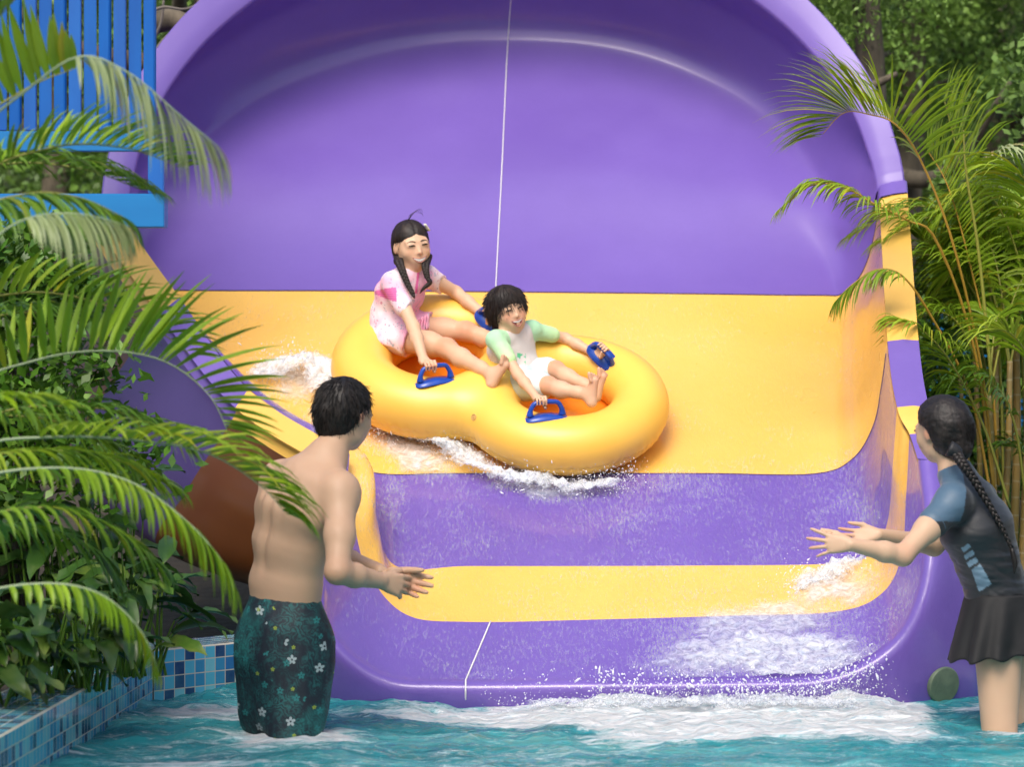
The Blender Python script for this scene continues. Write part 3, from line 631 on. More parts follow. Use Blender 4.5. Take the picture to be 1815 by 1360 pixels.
# film over the slide bands: attribute foam is high where the photo shows broken water
frows = []
for bi in (3, 2, 1, 0):
    g = sl_surf[bi][::-1]; frows.append(catmull(g.reshape(g.shape[0], -1), 50).reshape(50, NU, 3)[:, 3:118])
fg = np.concatenate(frows); fg = catmull(fg.transpose(1, 0, 2).reshape(115, -1), 300).reshape(300, -1, 3).transpose(1, 0, 2)
fx, fy = projpx(fg.reshape(-1, 3)); 
def blob(cx, cy, rx, ry, a=1, rot=0, soft=1.5):
    c, s_ = math.cos(rot), math.sin(rot); dx, dy = fx - cx, fy - cy; u = (dx * c + dy * s_) / rx; v = (-dx * s_ + dy * c) / ry
    return a * np.clip(soft * (1 - np.sqrt(u * u + v * v)), 0, 1)
fv = fg.reshape(-1, 3)
wob = fbm(fv * 5, 4, 50) * 60; fx = fx + wob; fy = fy + fbm(fv * 6, 4, 60) * 40
foam = np.zeros(len(fv))
for q in [(520, 675, 120, 62, .66, .3), (590, 740, 80, 70, .55, 0), (735, 800, 130, 50, .72, .35), (980, 862, 190, 42, .6, .03), (700, 890, 55, 70, .35, -.3), (1180, 850, 110, 30, .35, 0),
          (1460, 1045, 130, 55, .66, -.35), (1320, 1120, 290, 75, .62, -.12), (1350, 1170, 340, 75, .68, 0), (1540, 1100, 90, 90, .25, 0), (1520, 900, 60, 60, .3, 0), (1250, 935, 260, 70, .14, .2),
          (960, 1140, 300, 22, .16, .12), (1000, 830, 240, 20, .3, 0)]:
    foam = np.maximum(foam, blob(*q))
foam = np.maximum(foam, (.12 + .03 * np.clip((fy - 840) / 300, 0, 1)) * np.clip((fx - 640 + 200 * (fy < 1000)) / 420, -.3, 1)) ; foam[(fy < 820) & (foam < .16)] *= 0; foam[fy < 820] *= .9
lift = .006 + .03 * np.clip(foam - .2, 0, 1)[:, None] * (.6 + fbm(fv * 22, 4, 5)[:, None])
sn = norm(nrm); fo_ = obj('water_film', fv + sn * lift, grid_faces(fg.shape[0], 300), MAT['lace'], attrs=dict(foam=foam)); set_kind(fo_, 'stuff')
tag(fo_, 'thin lacy white water running over the lower bands of the slide', 'running water')
def spray(name, samples, label, rmin=.0013, rmax=.0048, strands=0.25):
    """samples: function i -> (position, velocity direction, size factor)"""
    mb = MB(); ico = bmesh.new(); bmesh.ops.create_icosphere(ico, subdivisions=1, radius=1); ico.verts.index_update()
    iv = np.array([v.co[:] for v in ico.verts]); jf = [[v.index for v in f.verts] for f in ico.faces]; ico.free()
    V_ = []; F_ = []
    for p, d, s_ in samples:
        r = (rmin + (rmax - rmin) * random.random() ** 3) * s_
        st = 1 + 3.5 * random.random() ** 2 if random.random() < strands else 1 + .4 * random.random()
        A = iv * r * (1 + .25 * RNG.standard_normal((len(iv), 1))); d = norm(d); A = A + np.outer(A @ d, d) * (st - 1)
        b = len(V_) * len(iv); V_.append(A + p); F_ += [[i + b for i in f] for f in jf]
    o = obj(name, np.concatenate(V_), F_, MAT['drops']); o['kind'] = 'stuff'; o['label'] = label; o['category'] = 'splash'; return o
def froth(name, path, wid, hgt, label, seed, n=160, m=36, amt=.62, up=None):
    """a rolling ridge of broken water along a path (points in metres)"""
    c = catmull(path, n); wv = catmull(np.array(wid)[:, None], n)[:, 0]; hv = catmull(np.array(hgt)[:, None], n)[:, 0]
    T = np.gradient(c, axis=0); T /= np.linalg.norm(T, axis=1)[:, None]; up = V(0, -.25, 1) if up is None else up; up = norm(up)
    s = np.cross(T, up); s /= np.linalg.norm(s, axis=1)[:, None]
    v = np.zeros((n, m, 3)); fm = np.zeros((n, m))
    for j in range(m):
        t = j / (m - 1) * 2 - 1; v[:, j] = c + s * (wv * t)[:, None] + up * (hv * np.sqrt(max(0, 1 - t * t)))[:, None]; fm[:, j] = 1 - abs(t) ** 2.5
    fm *= np.clip(np.minimum(np.arange(n), n - 1 - np.arange(n)) / (n * .12), 0, 1)[:, None]
    d = fbm(v * 14, 4, seed, .65)[..., None]; v = v + up * d * hv[:, None, None] * 1.1 + s[:, None] * fbm(v * 10, 3, seed + 5)[..., None] * wv[:, None, None] * .5 + up * fbm(v * 45, 3, seed + 9)[..., None] * .018 * fm[..., None]
    o = obj(name, v.reshape(-1, 3), grid_faces(n, m), MAT['froth'], attrs=dict(foam=(fm * amt).ravel())); o['kind'] = 'stuff'; o['label'] = label; o['category'] = 'splash'
    return v
def fP(px, py, up=.02):            # on the slope, lifted a little
    tt = CAMH - (py - HZ) / F * 14.5
    D = (CAMH - .782 + .605 * 14.45 - up / .856) / (.605 + (py - HZ) / F); return nv(P(px, py, D))
def scatter(pts, N, spread, vel, upv=.05, size=1.0):
    c = catmull(pts, 100); out = []
    for i in range(N):
        q = c[random.randrange(100)]; g_ = RNG.standard_normal(3) * spread; 
        out.append((q + g_ + V(0, 0, abs(random.gauss(0, upv))), norm(V(*vel) + RNG.standard_normal(3) * .6), size))
    return out
w1 = [fP(430, 680), fP(500, 655), fP(560, 668), fP(605, 730)]
froth('rear_splash', w1, [.05, .15, .17, .10], [.01, .04, .07, .04], 'white splash breaking behind the left end of the inflatable', 11, amt=.72)
w2 = [fP(640, 775), fP(720, 775), fP(790, 795), fP(860, 842), fP(950, 868), fP(1060, 870), fP(1130, 855)]
froth('bow_wave', w2, [.05, .09, .11, .085, .08, .07, .03], [.02, .05, .055, .04, .045, .04, .015], 'white bow wave curling along the near side of the inflatable', 12, n=260, amt=.72)
w3 = [fP(1370, 1075), fP(1430, 1045), fP(1490, 1025), fP(1545, 985)]
froth('side_splash', w3, [.05, .11, .10, .05], [.015, .04, .05, .03], 'white splash on the lower yellow band by the woman\'s hands', 13, amt=.68)
w4 = [V(-.05, 12.96, -.01), V(.2, 12.93, -.01), V(.5, 12.90, -.01), V(.8, 12.88, .0), V(1.1, 12.9, .0), V(1.40, 12.95, .0)]
froth('foam_ridge', w4, [.08, .16, .24, .26, .20, .09], [.01, .025, .035, .035, .03, .015], 'band of white foam churning where the slide water meets the pool', 14, n=320, m=60, amt=.62, up=V(0, 0, 1))
# curtain of water spilling over the lip
g0 = sl_surf[0][0]; sel = g0[(projpx(g0)[0] > 1010) & (projpx(g0)[0] < 1570)]; e_ = catmull(sel, 260); rows = []
NR = 40
for k in range(NR):
    t = k / (NR - 1); off = V(0, -.005 - .10 * math.sqrt(t) * .8, .016 - .22 * t * t - .012 * t)
    q = e_ + off; q = q + V(0, -1, .3) * (fbm(np.stack([e_[:, 0] * 26, e_[:, 1] * 0 + t * 1.5, e_[:, 0] * 0], -1), 4, 70) * .05 * (.3 + t))[:, None] ; rows.append(q)
cu = np.stack(rows); ex = np.linspace(0, 1, 260); am = np.clip(ex * 5, 0, 1) * np.clip((1 - ex) * 8, 0, 1)
fm = (.30 + .24 * np.linspace(0, 1, NR) ** 1.5)[:, None] * am[None] 
mcu = white('spilling_water', 30, .75)
cuo = obj('spilling_water', cu.reshape(-1, 3), grid_faces(NR, 260), mcu, attrs=dict(foam=(fm + .02).ravel())); set_kind(cuo, 'stuff'); tag(cuo, 'ragged curtain of water spilling over the front lip of the slide', 'falling water')
dr = scatter(w1, 900, .045, (-.5, 0, .6), .04, .7) + scatter(w2, 2600, .035, (-.3, -.5, .3), .03, .75) + scatter(w3, 700, .05, (.3, -.4, .6), .04, .75)
dr += scatter(w4, 1300, .045, (0, -.5, .8), .035, .8) + scatter([q + V(0, -.08, -.05) for q in (e_[10], e_[80], e_[150], e_[240])], 1600, .035, (0, -.3, -1), .03, 1.0)
spray('flying_droplets', dr, 'loose water drops thrown up round the inflatable and the slide lip')
# ---------------------------------------------------------------- people
def skinmat(name, c1, c2):
    m = M(name); at = m.attr('Col'); n = m.noise(14, 4); b = m.mix(m.math('MULTIPLY', n, .5), c1, c2)
    m.base(m.mix(1.0, b, at.outputs['Color'], 'MULTIPLY')); m.set(rough=.5, sss=.12, spec=.35)
    m.b.inputs['Subsurface Radius'].default_value = (.012, .005, .003); m.b.inputs['Subsurface Scale'].default_value = .5
    m.bump(m.noise(220, 3), .06, .002); return m.m
SK_MAN = skinmat('skin_man', (.48, .31, .205), (.43, .26, .165)); SK_WOM = skinmat('skin_woman', (.56, .37, .25), (.52, .33, .21)); SK_KID = skinmat('skin_child', (.68, .43, .28), (.62, .37, .23))
def haircap(name, c1, c2):
    m = M(name); n = m.noise(8, 6, .6, co=m.coord(scale=(6, 6, 1.2))); m.base(m.ramp(n, [(.35, c1), (.7, c2)])); m.set(rough=.5, spec=.35); m.bump(n, .6, .006); return m.m
HAIR = haircap('black_hair', (.006, .005, .005), (.022, .016, .014))
HAIRB = haircap('dark_brown_hair', (.010, .007, .006), (.035, .022, .016))
EYEW = simple('eye_white', (.62, .58, .55), .2); EYED = simple('eye_dark', (.012, .008, .006), .15); BROW = simple('brow', (.03, .018, .012), .6)
TEETH = simple('teeth', (.78, .74, .68), .25); MOUTH = simple('mouth_inside', (.16, .02, .02), .5); LIP = simple('lips', (.50, .21, .16), .4)
def frame(fwd, up):
    u = norm(up); f = norm(nv(fwd) - u * nv(fwd).dot(u)); r = np.cross(f, u); return np.stack([r, f, u], 1)    # columns: right, forward, up
def head(S, c, R, H, smile=0):
    p = lambda x, y, z: nv(c) + R @ (V(x, y, z) * H)
    n0 = len(S.pr)
    S.ell(p(0, -.06, .12), V(.335, .40, .375) * H, R, .03)
    S.ell(p(0, .09, -.12), V(.275, .30, .36) * H, R, .04) if not smile else S.ell(p(0, .08, -.10), V(.300, .315, .355) * H, R, .04)
    S.ball(p(0, .24, -.40 + .03 * smile), .085 * H, .04)
    for s in (-1, 1):
        S.ball(p(.175 * s, .06, -.29), .09 * H, .04)
        S.ball(p(.155 * s, .235, -.115), .115 * H, .03)
        S.cone(p(.05 * s, .35 - .012 * smile, .105), p(.20 * s, .295, .10), .035 * H, .03 * H, .02)
        S.ell(p(.345 * s, -.03, -.02), V(.035, .075, .11) * H, R, .012)
        S.ball(p(.135 * s, .42 + .012 * smile, .035), .05 * H, .02, 's')
        S.ell(p(.135 * s, .325, .03), V(.085, .062, .05) * H, R, .02)
    S.cone(p(0, .355, .03), p(0, .43, -.115), .03 * H, .042 * H, .018)
    for s in (-1, 1): S.ball(p(.045 * s, .385, -.128), .030 * H, .012)
    S.ell(p(0, .31, -.26), V(.14, .085, .10) * H, R, .03)
    if smile == 0: S.cone(p(-.06, .385, -.245), p(.06, .385, -.245), .022 * H, .022 * H, .008)
    for i in range(n0, len(S.pr)):
        q_ = list(S.pr[i]); q_[5] = q_[5] * H / .30; S.pr[i] = tuple(q_)
    return p
def face_parts(p, c, R, H, par, mouth='smile', eyes='open', body=None):
    base = nv(par.location); bv = BVHTree.FromPolygons([v.co for v in body.data.vertices], [tuple(q.vertices) for q in body.data.polygons]); fw = R[:, 1]
    def on(x, z, lift=0.0):
        o = p(x, 1.0, z) - base; h = bv.ray_cast(Vector(o), Vector(-fw)); q = nv(h[0]) + base if h[0] is not None else p(x, .38, z)
        return q + fw * lift * H
    for s in (-1, 1):
        w_ = .021 if eyes == 'open' else .011
        N = 9; xs = np.linspace(.070, .205, N); up_ = [on(s * x, .030 + w_ * 1.25 * math.sin(math.pi * i / (N - 1)) ** .8 - .004 * (i - 4) * 0, .012) for i, x in enumerate(xs)]; lo_ = [on(s * x, .030 - w_ * .8 * math.sin(math.pi * i / (N - 1)), .010) for i, x in enumerate(xs)]
        mb = MB(); mb.add(up_ + lo_, [[i, i + 1, N + i + 1, N + i] for i in range(N - 1)]); eo = mb.build('eye', EYEW if eyes == 'open' else EYED, par)
        S = SDF(); S.ell(on(.137 * s, .030, .010), V(.030 if eyes == 'open' else .034, .012, w_ * .98) * H, R, .003); sdf_obj('iris', S, H * .007, EYED, eo, relax=0, sub=True)
        mb = MB(); tube(mb, [q + fw * .004 * H for q in up_], [.006 * H] + [.010 * H] * 7 + [.005 * H], 5); mb.build('eyelash', EYED, eo, sub=True)
        mb = MB(); tube(mb, [on(.055 * s, .102, .004), on(.13 * s, .125, .004), on(.215 * s, .100, .004)], [.014 * H, .018 * H, .007 * H], 6, res=9, flat=.5); mb.build('eyebrow', BROW, par)
    N = 11; wd = .155 if mouth == 'smile' else .135; xs = np.linspace(-wd, wd, N)
    if mouth == 'smile': zt = [-.232 + 1.7 * x * x for x in xs]; zb = [-.312 + 5.0 * x * x for x in xs]
    else: zt = [-.215 + 1.0 * x * x for x in xs]; zb = [-.345 + 8.1 * x * x for x in xs]
    top = [on(x, z, .012) for x, z in zip(xs, zt)]; bot = [on(x, z, .010) for x, z in zip(xs, zb)]
    mb = MB(); mb.add([q - fw * .004 * H for q in top] + [q - fw * .004 * H for q in bot], [[i, i + 1, N + i + 1, N + i] for i in range(N - 1)]); mo_ = mb.build('mouth', MOUTH, par)
    f_ = .72 if mouth == 'smile' else .34
    mb = MB(); ta = [q + fw * .003 * H for q in top[1:-1]]; tb_ = [(a * (1 - f_) + b * f_) + fw * .006 * H for a, b in zip(top[1:-1], bot[1:-1])]
    mb.add(ta + tb_, [[i, i + 1, N - 2 + i + 1, N - 2 + i] for i in range(N - 3)]); mb.build('teeth', TEETH, mo_, sub=True)
    mb = MB(); r1 = [.004] + [.011] * 9 + [.004]; r2 = [.004] + [.010, .013, .016, .018, .019, .018, .016, .013, .010] + [.004]
    tube(mb, top, [q * H for q in r1], 6, flat=.7); tube(mb, bot, [q * H for q in r2], 6, flat=.7); mb.build('lips', LIP, mo_, sub=True)
def rot_ax(v, ax, a):
    ax = norm(ax); return v * math.cos(a) + np.cross(ax, v) * math.sin(a) + ax * ax.dot(v) * (1 - math.cos(a))
def hand(S, wrist, fd, dors, thumb, size, curl=(20, 25, 30, 35), c2=None, spread=5, th_out=35, th_curl=10, wr=.15, k=.0025, th_fd=None, fat=1.0, fl=1.0):
    """fd: palm direction, dors: back-of-hand normal, thumb: rough sideways direction of the thumb"""
    w_ = nv(wrist); fd = norm(fd); dn = norm(nv(dors) - fd * nv(dors).dot(fd)); lat = np.cross(fd, dn); lat = lat * (1 if lat.dot(nv(thumb)) > 0 else -1)
    kn = []
    for i, (o, L) in enumerate(zip((.165, .055, -.055, -.155), (.46, .48, .455, .41))):
        q = w_ + fd * L * size + lat * o * size - dn * .012 * size; kn.append(q)
        S.cone(w_ + fd * .06 * size + lat * o * .45 * size, q, .072 * size, .056 * size, .010)
    S.ell(w_ + fd * .26 * size - dn * .02 * size, V(.17, .24, .065) * size, np.stack([lat, fd, dn], 1), .012)
    ax = np.cross(dn, fd)                       # turning about this curls towards the palm when positive
    sgn = 1 if rot_ax(fd, ax, .5).dot(dn) < 0 else -1
    for i, (q, L) in enumerate(zip(kn, (.42 * fl, .47 * fl, .44 * fl, .34 * fl))):
        c = curl[i]; cc = (c2[i] if c2 else c); sp = math.radians(spread * (1.5, .45, -.5, -1.6)[i])
        d = norm(fd * math.cos(sp) + lat * math.sin(sp)); a0 = math.radians(c) * sgn
        d1 = rot_ax(d, ax, a0); p1 = q + d1 * L * .45 * size; d2 = rot_ax(d, ax, a0 + math.radians(cc) * sgn); p2 = p1 + d2 * L * .31 * size
        d3 = rot_ax(d, ax, a0 + math.radians(cc * 1.6) * sgn); p3 = p2 + d3 * L * .20 * size; r = (.046, .048, .046, .040)[i] * size * fat
        S.cone(q, p1, r * 1.05, r * .95, k); S.cone(p1, p2, r * .95, r * .86, k); S.cone(p2, p3, r * .86, r * .70, k)
    to = math.radians(th_out); b0 = w_ + fd * .10 * size + lat * .10 * size - dn * .03 * size
    td = norm(fd * math.cos(to) + lat * math.sin(to) - dn * .25); b1 = b0 + td * .26 * size
    td2 = norm(td * .85 + fd * .35 * math.cos(math.radians(th_curl)) - dn * math.sin(math.radians(th_curl))) if th_fd is None else norm(th_fd)
    b2 = b1 + td2 * .19 * size; b3 = b2 + norm(td2 - dn * .1) * .13 * size
    S.cone(b0, b1, .075 * size, .055 * size, .012); S.cone(b1, b2, .054 * size * fat, .048 * size * fat, k); S.cone(b2, b3, .047 * size * fat, .036 * size * fat, k)
def grip(S, key, along, size, thumbside, side=1):
    """a fist closed round the bar of a handle; returns wrist position"""
    h = HAND[key]; bar = h['p'] + h['nl'] * h['ht'] * 1.05 + h['d'] * along; n, s, d = h['nl'], h['s'] * side, h['d']
    return bar, n, s, d
def fist(S, bar, d, arm, size):
    """bar: centre of the grip, d: bar direction, arm: direction from bar up to the wrist"""
    arm = norm(nv(arm) - d * nv(arm).dot(d)); sd = np.cross(d, arm)      # sd: side the fingers go over first
    wristp = bar + arm * .50 * size + sd * .02 * size
    for i, o in enumerate((.17, .058, -.058, -.17)):
        r = (.052, .053, .051, .046)[i] * size; R_ = .010 + r * .9
        kn = bar + d * o * size + arm * (R_ + .05 * size) + sd * .055 * size * 1.2
        S.cone(wristp + d * o * .5 * size, kn, .075 * size, .062 * size, .010)
        a = bar + d * o * size
        p1 = a + sd * (R_ + .004) + arm * .01 * size; p2 = a + sd * R_ * .55 - arm * R_ * .9; p3 = a - sd * R_ * .7 - arm * R_ * .75
        S.cone(kn, p1, r, r * .98, .003); S.cone(p1, p2, r * .96, r * .9, .003); S.cone(p2, p3, r * .88, r * .75, .002)
    S.cone(wristp + d * .1 * size, bar + d * .20 * size - sd * .03 + arm * .012, .07 * size, .055 * size, .01)
    S.cone(bar + d * .20 * size - sd * .03 + arm * .012, bar + d * .13 * size - sd * .022 - arm * .012, .052 * size, .042 * size, .003)
    return wristp
def foot(S, ankle, toe_dir, sole, L, spread=0):
    """toe_dir: heel->toes, sole: direction the sole faces"""
    a = nv(ankle); t = norm(toe_dir); s_ = norm(nv(sole) - t * nv(sole).dot(t)); lat = np.cross(t, s_)
    heel = a - t * .20 * L + s_ * .20 * L
    S.cone(a, heel, .15 * L, .135 * L, .02); ball_ = a + t * .45 * L + s_ * .26 * L
    S.cone(a + s_ * .05 * L, ball_ - s_ * .05 * L, .15 * L, .10 * L, .03); S.cone(heel, ball_, .115 * L, .09 * L, .02)
    for i, o in enumerate((-.135, -.065, .0, .06, .12)):
        r = (.060, .045, .042, .040, .038)[i] * L; ln = (.66, .66, .63, .59, .54)[i]
        q = a + t * .46 * L + lat * o * L + s_ * .24 * L; e = a + t * ln * L + lat * o * 1.45 * L + s_ * .20 * L
        S.cone(q, e, r * 1.15, r * .92, .002)
def strands(name, seeds, dirf, L, rad, mat, par, col=False, segs=6, sub=False, grav=.0, jitter=.15):
    mb = MB()
    for p in seeds:
        q = p.copy(); pts = [q.copy()]; l = L * random.uniform(.6, 1.15); off = RNG.standard_normal(3) * jitter
        for k in range(segs):
            d = norm(dirf(q) + off * (.5 + k / segs) + V(0, 0, -grav) * k / segs); q = q + d * l / segs; pts.append(q.copy())
        tube(mb, pts, [rad] * (segs - 1) + [rad * .7, rad * .15], 3, cap=False)
    return mb.build(name, mat, par, sub=sub)
def braid(mb, pts, r0, r1, n=14):
    c = catmull(pts, n * 6); T = np.gradient(c, axis=0); T /= np.linalg.norm(T, axis=1)[:, None]; up = V(0, -1, .1)
    s = np.cross(T, up); s /= np.linalg.norm(s, axis=1)[:, None]; o = np.cross(s, T)
    L_ = len(c); u = np.arange(L_) / (L_ - 1)
    for k in range(3):
        ph = u * n * 2 * math.pi / 3 * 1.2 + k * 2 * math.pi / 3; R_ = (r0 + (r1 - r0) * u)[:, None]
        tube(mb, c + s * (np.sin(ph)[:, None] * R_ * .62) + o * (np.sin(2 * ph)[:, None] * R_ * .42), list(R_[:, 0] * .62), 7)
def cols_skin(tints):
    """tints: (centre, radius, rgb multiplier)"""
    def f(v):
        c = np.ones((len(v), 3))
        for p, r, q in tints:
            wv = np.exp(-((v - nv(p)) ** 2).sum(1) / r ** 2)[:, None] * .9; c = c * (1 - wv) + c * np.array(q) * wv
        return c
    return f
def fabric(name, rough=.75, bumpd=.0015):
    m = M(name); at = m.attr('Col'); m.base(at.outputs['Color']); m.set(rough=rough, sheen=.1)
    b = m.bump(m.noise(400, 2), .2, bumpd); return m.m
CLOTH = fabric('swim_fabric'); SHINY = fabric('stretch_fabric', .5)
def wrinkle(amp, sc_=9, stretch=V(1, 1, 2.2), seed=0):
    return lambda v, N: amp * (np.abs(fbm(v * sc_ * stretch, 4, seed)) * 2 - .5) + amp * .4 * fbm(v * 30, 2, seed + 3)

# ================= man, back to us, in the pool
man = empty('person', tuple(P(505, 1310, 12.12)), 'bare-backed man in dark teal leafy shorts standing in the pool with hands together', 'person')
S = SDF(); lat = norm(V(.65, -.75, 0)); fwd = norm(V(.75, .65, 0))
pel, wai, rib, che, upc, nek = (nv(P(*q)) for q in ((503,1100,12.15),(506,1035,12.15),(515,965,12.14),(532,905,12.12),(548,858,12.12),(578,812,12.14)))
S.loft([(pel + V(0, 0, -.06), .128, .100), (pel, .134, .102), (wai, .132, .098), (rib, .142, .105), (che, .163, .118), (upc, .150, .095)], lat, .06)
hc = nv(P(611, 736, 12.2)); Hm = .238; Rm = frame(V(.62, .75, -.05), V(.10, .05, 1))
shR = upc + lat * .175 + V(.0, 0, -.02); shL = upc - lat * .165 + V(0, 0, .005)
S.cone(upc + V(0, 0, .02), nek, .085, .058, .05); S.cone(nek, nv(P(606, 765, 12.17)), .056, .054, .03)
S.cone(nek + V(0, 0, -.01), shR + V(-.01, 0, .005), .05, .048, .05); S.cone(nek + V(0, 0, -.01), shL, .05, .045, .05)
for s_, sh in ((1, shR), (-1, shL)):
    S.ball(sh, .062, .05); S.ell(upc + lat * .085 * s_ - fwd * .055 + V(0, 0, -.05), (.055, .03, .075), frame(fwd, V(0, 0, 1)), .05)   # shoulder blades
    S.cone(che + lat * .12 * s_ - fwd * .02, sh + V(0, 0, -.04), .055, .045, .05)
def man_disp(v, N):
    sp = np.clip((v - wai) @ norm(nek - wai) / np.linalg.norm(nek - wai), 0, 1); ax_ = wai + np.outer(sp, nek - wai); la = (v - ax_) @ lat; back = np.clip(-(N @ fwd), 0, 1); inr = (sp > .01) & (sp < .92)
    g_ = -.007 * np.exp(-(la / .014) ** 2) * np.sin(np.pi * np.clip(sp * 1.1, 0, 1)) ** .5 + .004 * np.exp(-((np.abs(la) - .035) / .02) ** 2)
    bl = .005 * np.exp(-((np.abs(la) - .085) / .018) ** 2) * np.exp(-((sp - .68) / .13) ** 2) - .004 * np.exp(-((np.abs(la) - .055) / .012) ** 2) * np.exp(-((sp - .62) / .12) ** 2)
    return (g_ + bl) * back * inr * np.clip(sp * 8, 0, 1) * np.clip((.92 - sp) * 8, 0, 1) * (np.abs(la) < .16) + .0008 * fbm(v * 18, 3, 2)
elR, wrR = nv(P(598, 1014, 11.82)), nv(P(674, 1030, 11.98))
S.chain([shR, shR * .45 + elR * .55 + lat * .004, elR], [.058, .049, .040], .03); S.chain([elR, elR * .6 + wrR * .4, wrR], [.042, .040, .027], .02)
elL, wrL = nv(P(585, 985, 12.42)), nv(P(674, 1014, 12.13))
S.chain([shL, elL], [.055, .041], .03); S.chain([elL, elL * .6 + wrL * .4, wrL], [.042, .039, .027], .02)
hd = norm(nv(P(745, 1048, 12.1)) - wrR)
hand(S, wrR, norm(hd + V(.1, 0, -.02)), V(-.15, -1, .25), V(.1, 0, 1), .190, curl=(14, 18, 20, 24), spread=4, th_out=26, fat=1.22, fl=.88)
hand(S, wrL + V(.02, -.02, -.01), norm(V(.93, -.12, -.30)), V(.1, 1, -.2), V(0, 0, 1), .192, curl=(6, 8, 8, 10), spread=5, th_out=22, fat=1.22, fl=.88)
hipR, hipL = pel + lat * .085 + V(0, 0, -.06), pel - lat * .085 + V(0, 0, -.06)
knR, knL = nv(P(525, 1318, 12.0)), nv(P(478, 1318, 12.28)); 
for hp, kn_, dx in ((hipR, knR, .01), (hipL, knL, -.01)):
    S.cone(hp, kn_, .074, .058, .03); S.cone(kn_, kn_ + V(-.03, 0, -.42), .056, .045, .03); S.cone(kn_ + V(-.03, 0, -.42), kn_ + V(-.03, .0, -.80) , .048, .036, .03)
    S.cone(kn_ + V(-.03, 0, -.80), kn_ + V(.1, .08, -.82), .04, .032, .02)
ph = head(S, hc, Rm, Hm)
bd_m = sdf_obj('body', S, .0045, SK_MAN, man, disp=man_disp, cols=cols_skin([(ph(.35, -.03, -.02), .02, (1.1, .7, .65)), (nv(P(735, 1045, 12.08)), .04, (1.08, .8, .75)), (elR, .05, (1.0, .85, .8))]))
# hair: cap with a hairline at the nape and over the ears
S = SDF(); q = lambda x, y, z: hc + Rm @ (V(x, y, z) * Hm)
S.ell(q(0, -.07, .16), V(.375, .435, .40) * Hm, Rm, .02); S.ell(q(0, -.20, -.08), V(.30, .29, .35) * Hm, Rm, .04)
S.plane(q(0, .26, .25), Rm @ V(0, 1, -.10), .015); S.plane(q(0, 0, -.37), Rm @ V(0, .25, -1), .01)
S.ell(q(.34, .13, -.15), V(.14, .22, .24) * Hm, Rm, .012, 's'); S.ell(q(-.34, .13, -.15), V(.14, .22, .24) * Hm, Rm, .012, 's')
ho = sdf_obj('hair', S, .004, HAIR, man, disp=lambda v, N: .003 * fbm(v * 40, 3, 4) + .002 * fbm(v * V(120, 120, 30), 2, 8))
vv = np.array([v.co[:] for v in ho.data.vertices]) + nv(man.location); nn_ = np.array([v.normal[:] for v in ho.data.vertices]); crown = q(.05, -.15, .55)
ids = [i for i in RNG.permutation(len(vv)) if vv[i][2] > q(0, 0, -.34)[2]][:1900]
seeds = vv[ids]; nmap = {tuple(np.round(vv[i], 5)): nn_[i] for i in ids}
def flow(center, R, bias):
    def f(p):
        d = p - center; r = norm(p - (center - R[:, 2] * .12)); t = d - r * d.dot(r); return norm(norm(t + 1e-6) + r * .22 + bias)
    return f
strands('hair', seeds, flow(crown, Rm, V(0, 0, -.35)), .034, .0011, HAIR, man, jitter=.22)
face_parts(ph, hc, Rm, Hm, man, 'smile', 'open', bd_m)
# shorts
mleaf = M('leafy_print'); co = mleaf.coord()
nA = mleaf.n('ShaderNodeTexWave', wave_type='BANDS', bands_direction='DIAGONAL'); nA.inputs['Scale'].default_value = 16; nA.inputs['Distortion'].default_value = 22; nA.inputs['Detail'].default_value = 3; nA.inputs['Detail Scale'].default_value = 1.6; mleaf.l(co, nA.inputs['Vector'])
vor = mleaf.n('ShaderNodeTexVoronoi'); vor.inputs['Scale'].default_value = 13; mleaf.l(co, vor.inputs['Vector'])
lf = mleaf.math('MULTIPLY', nA.outputs[0], mleaf.ramp(mleaf.noise(11, 4, .6), [(.38, (0,) * 3), (.6, (1,) * 3)]))
base_ = mleaf.mix(lf, (.003, .009, .018), (.007, .10, .10)); base_ = mleaf.mix(mleaf.ramp(mleaf.noise(5, 3), [(.55, (0,) * 3), (.7, (.55,) * 3)]), base_, (.012, .16, .15))
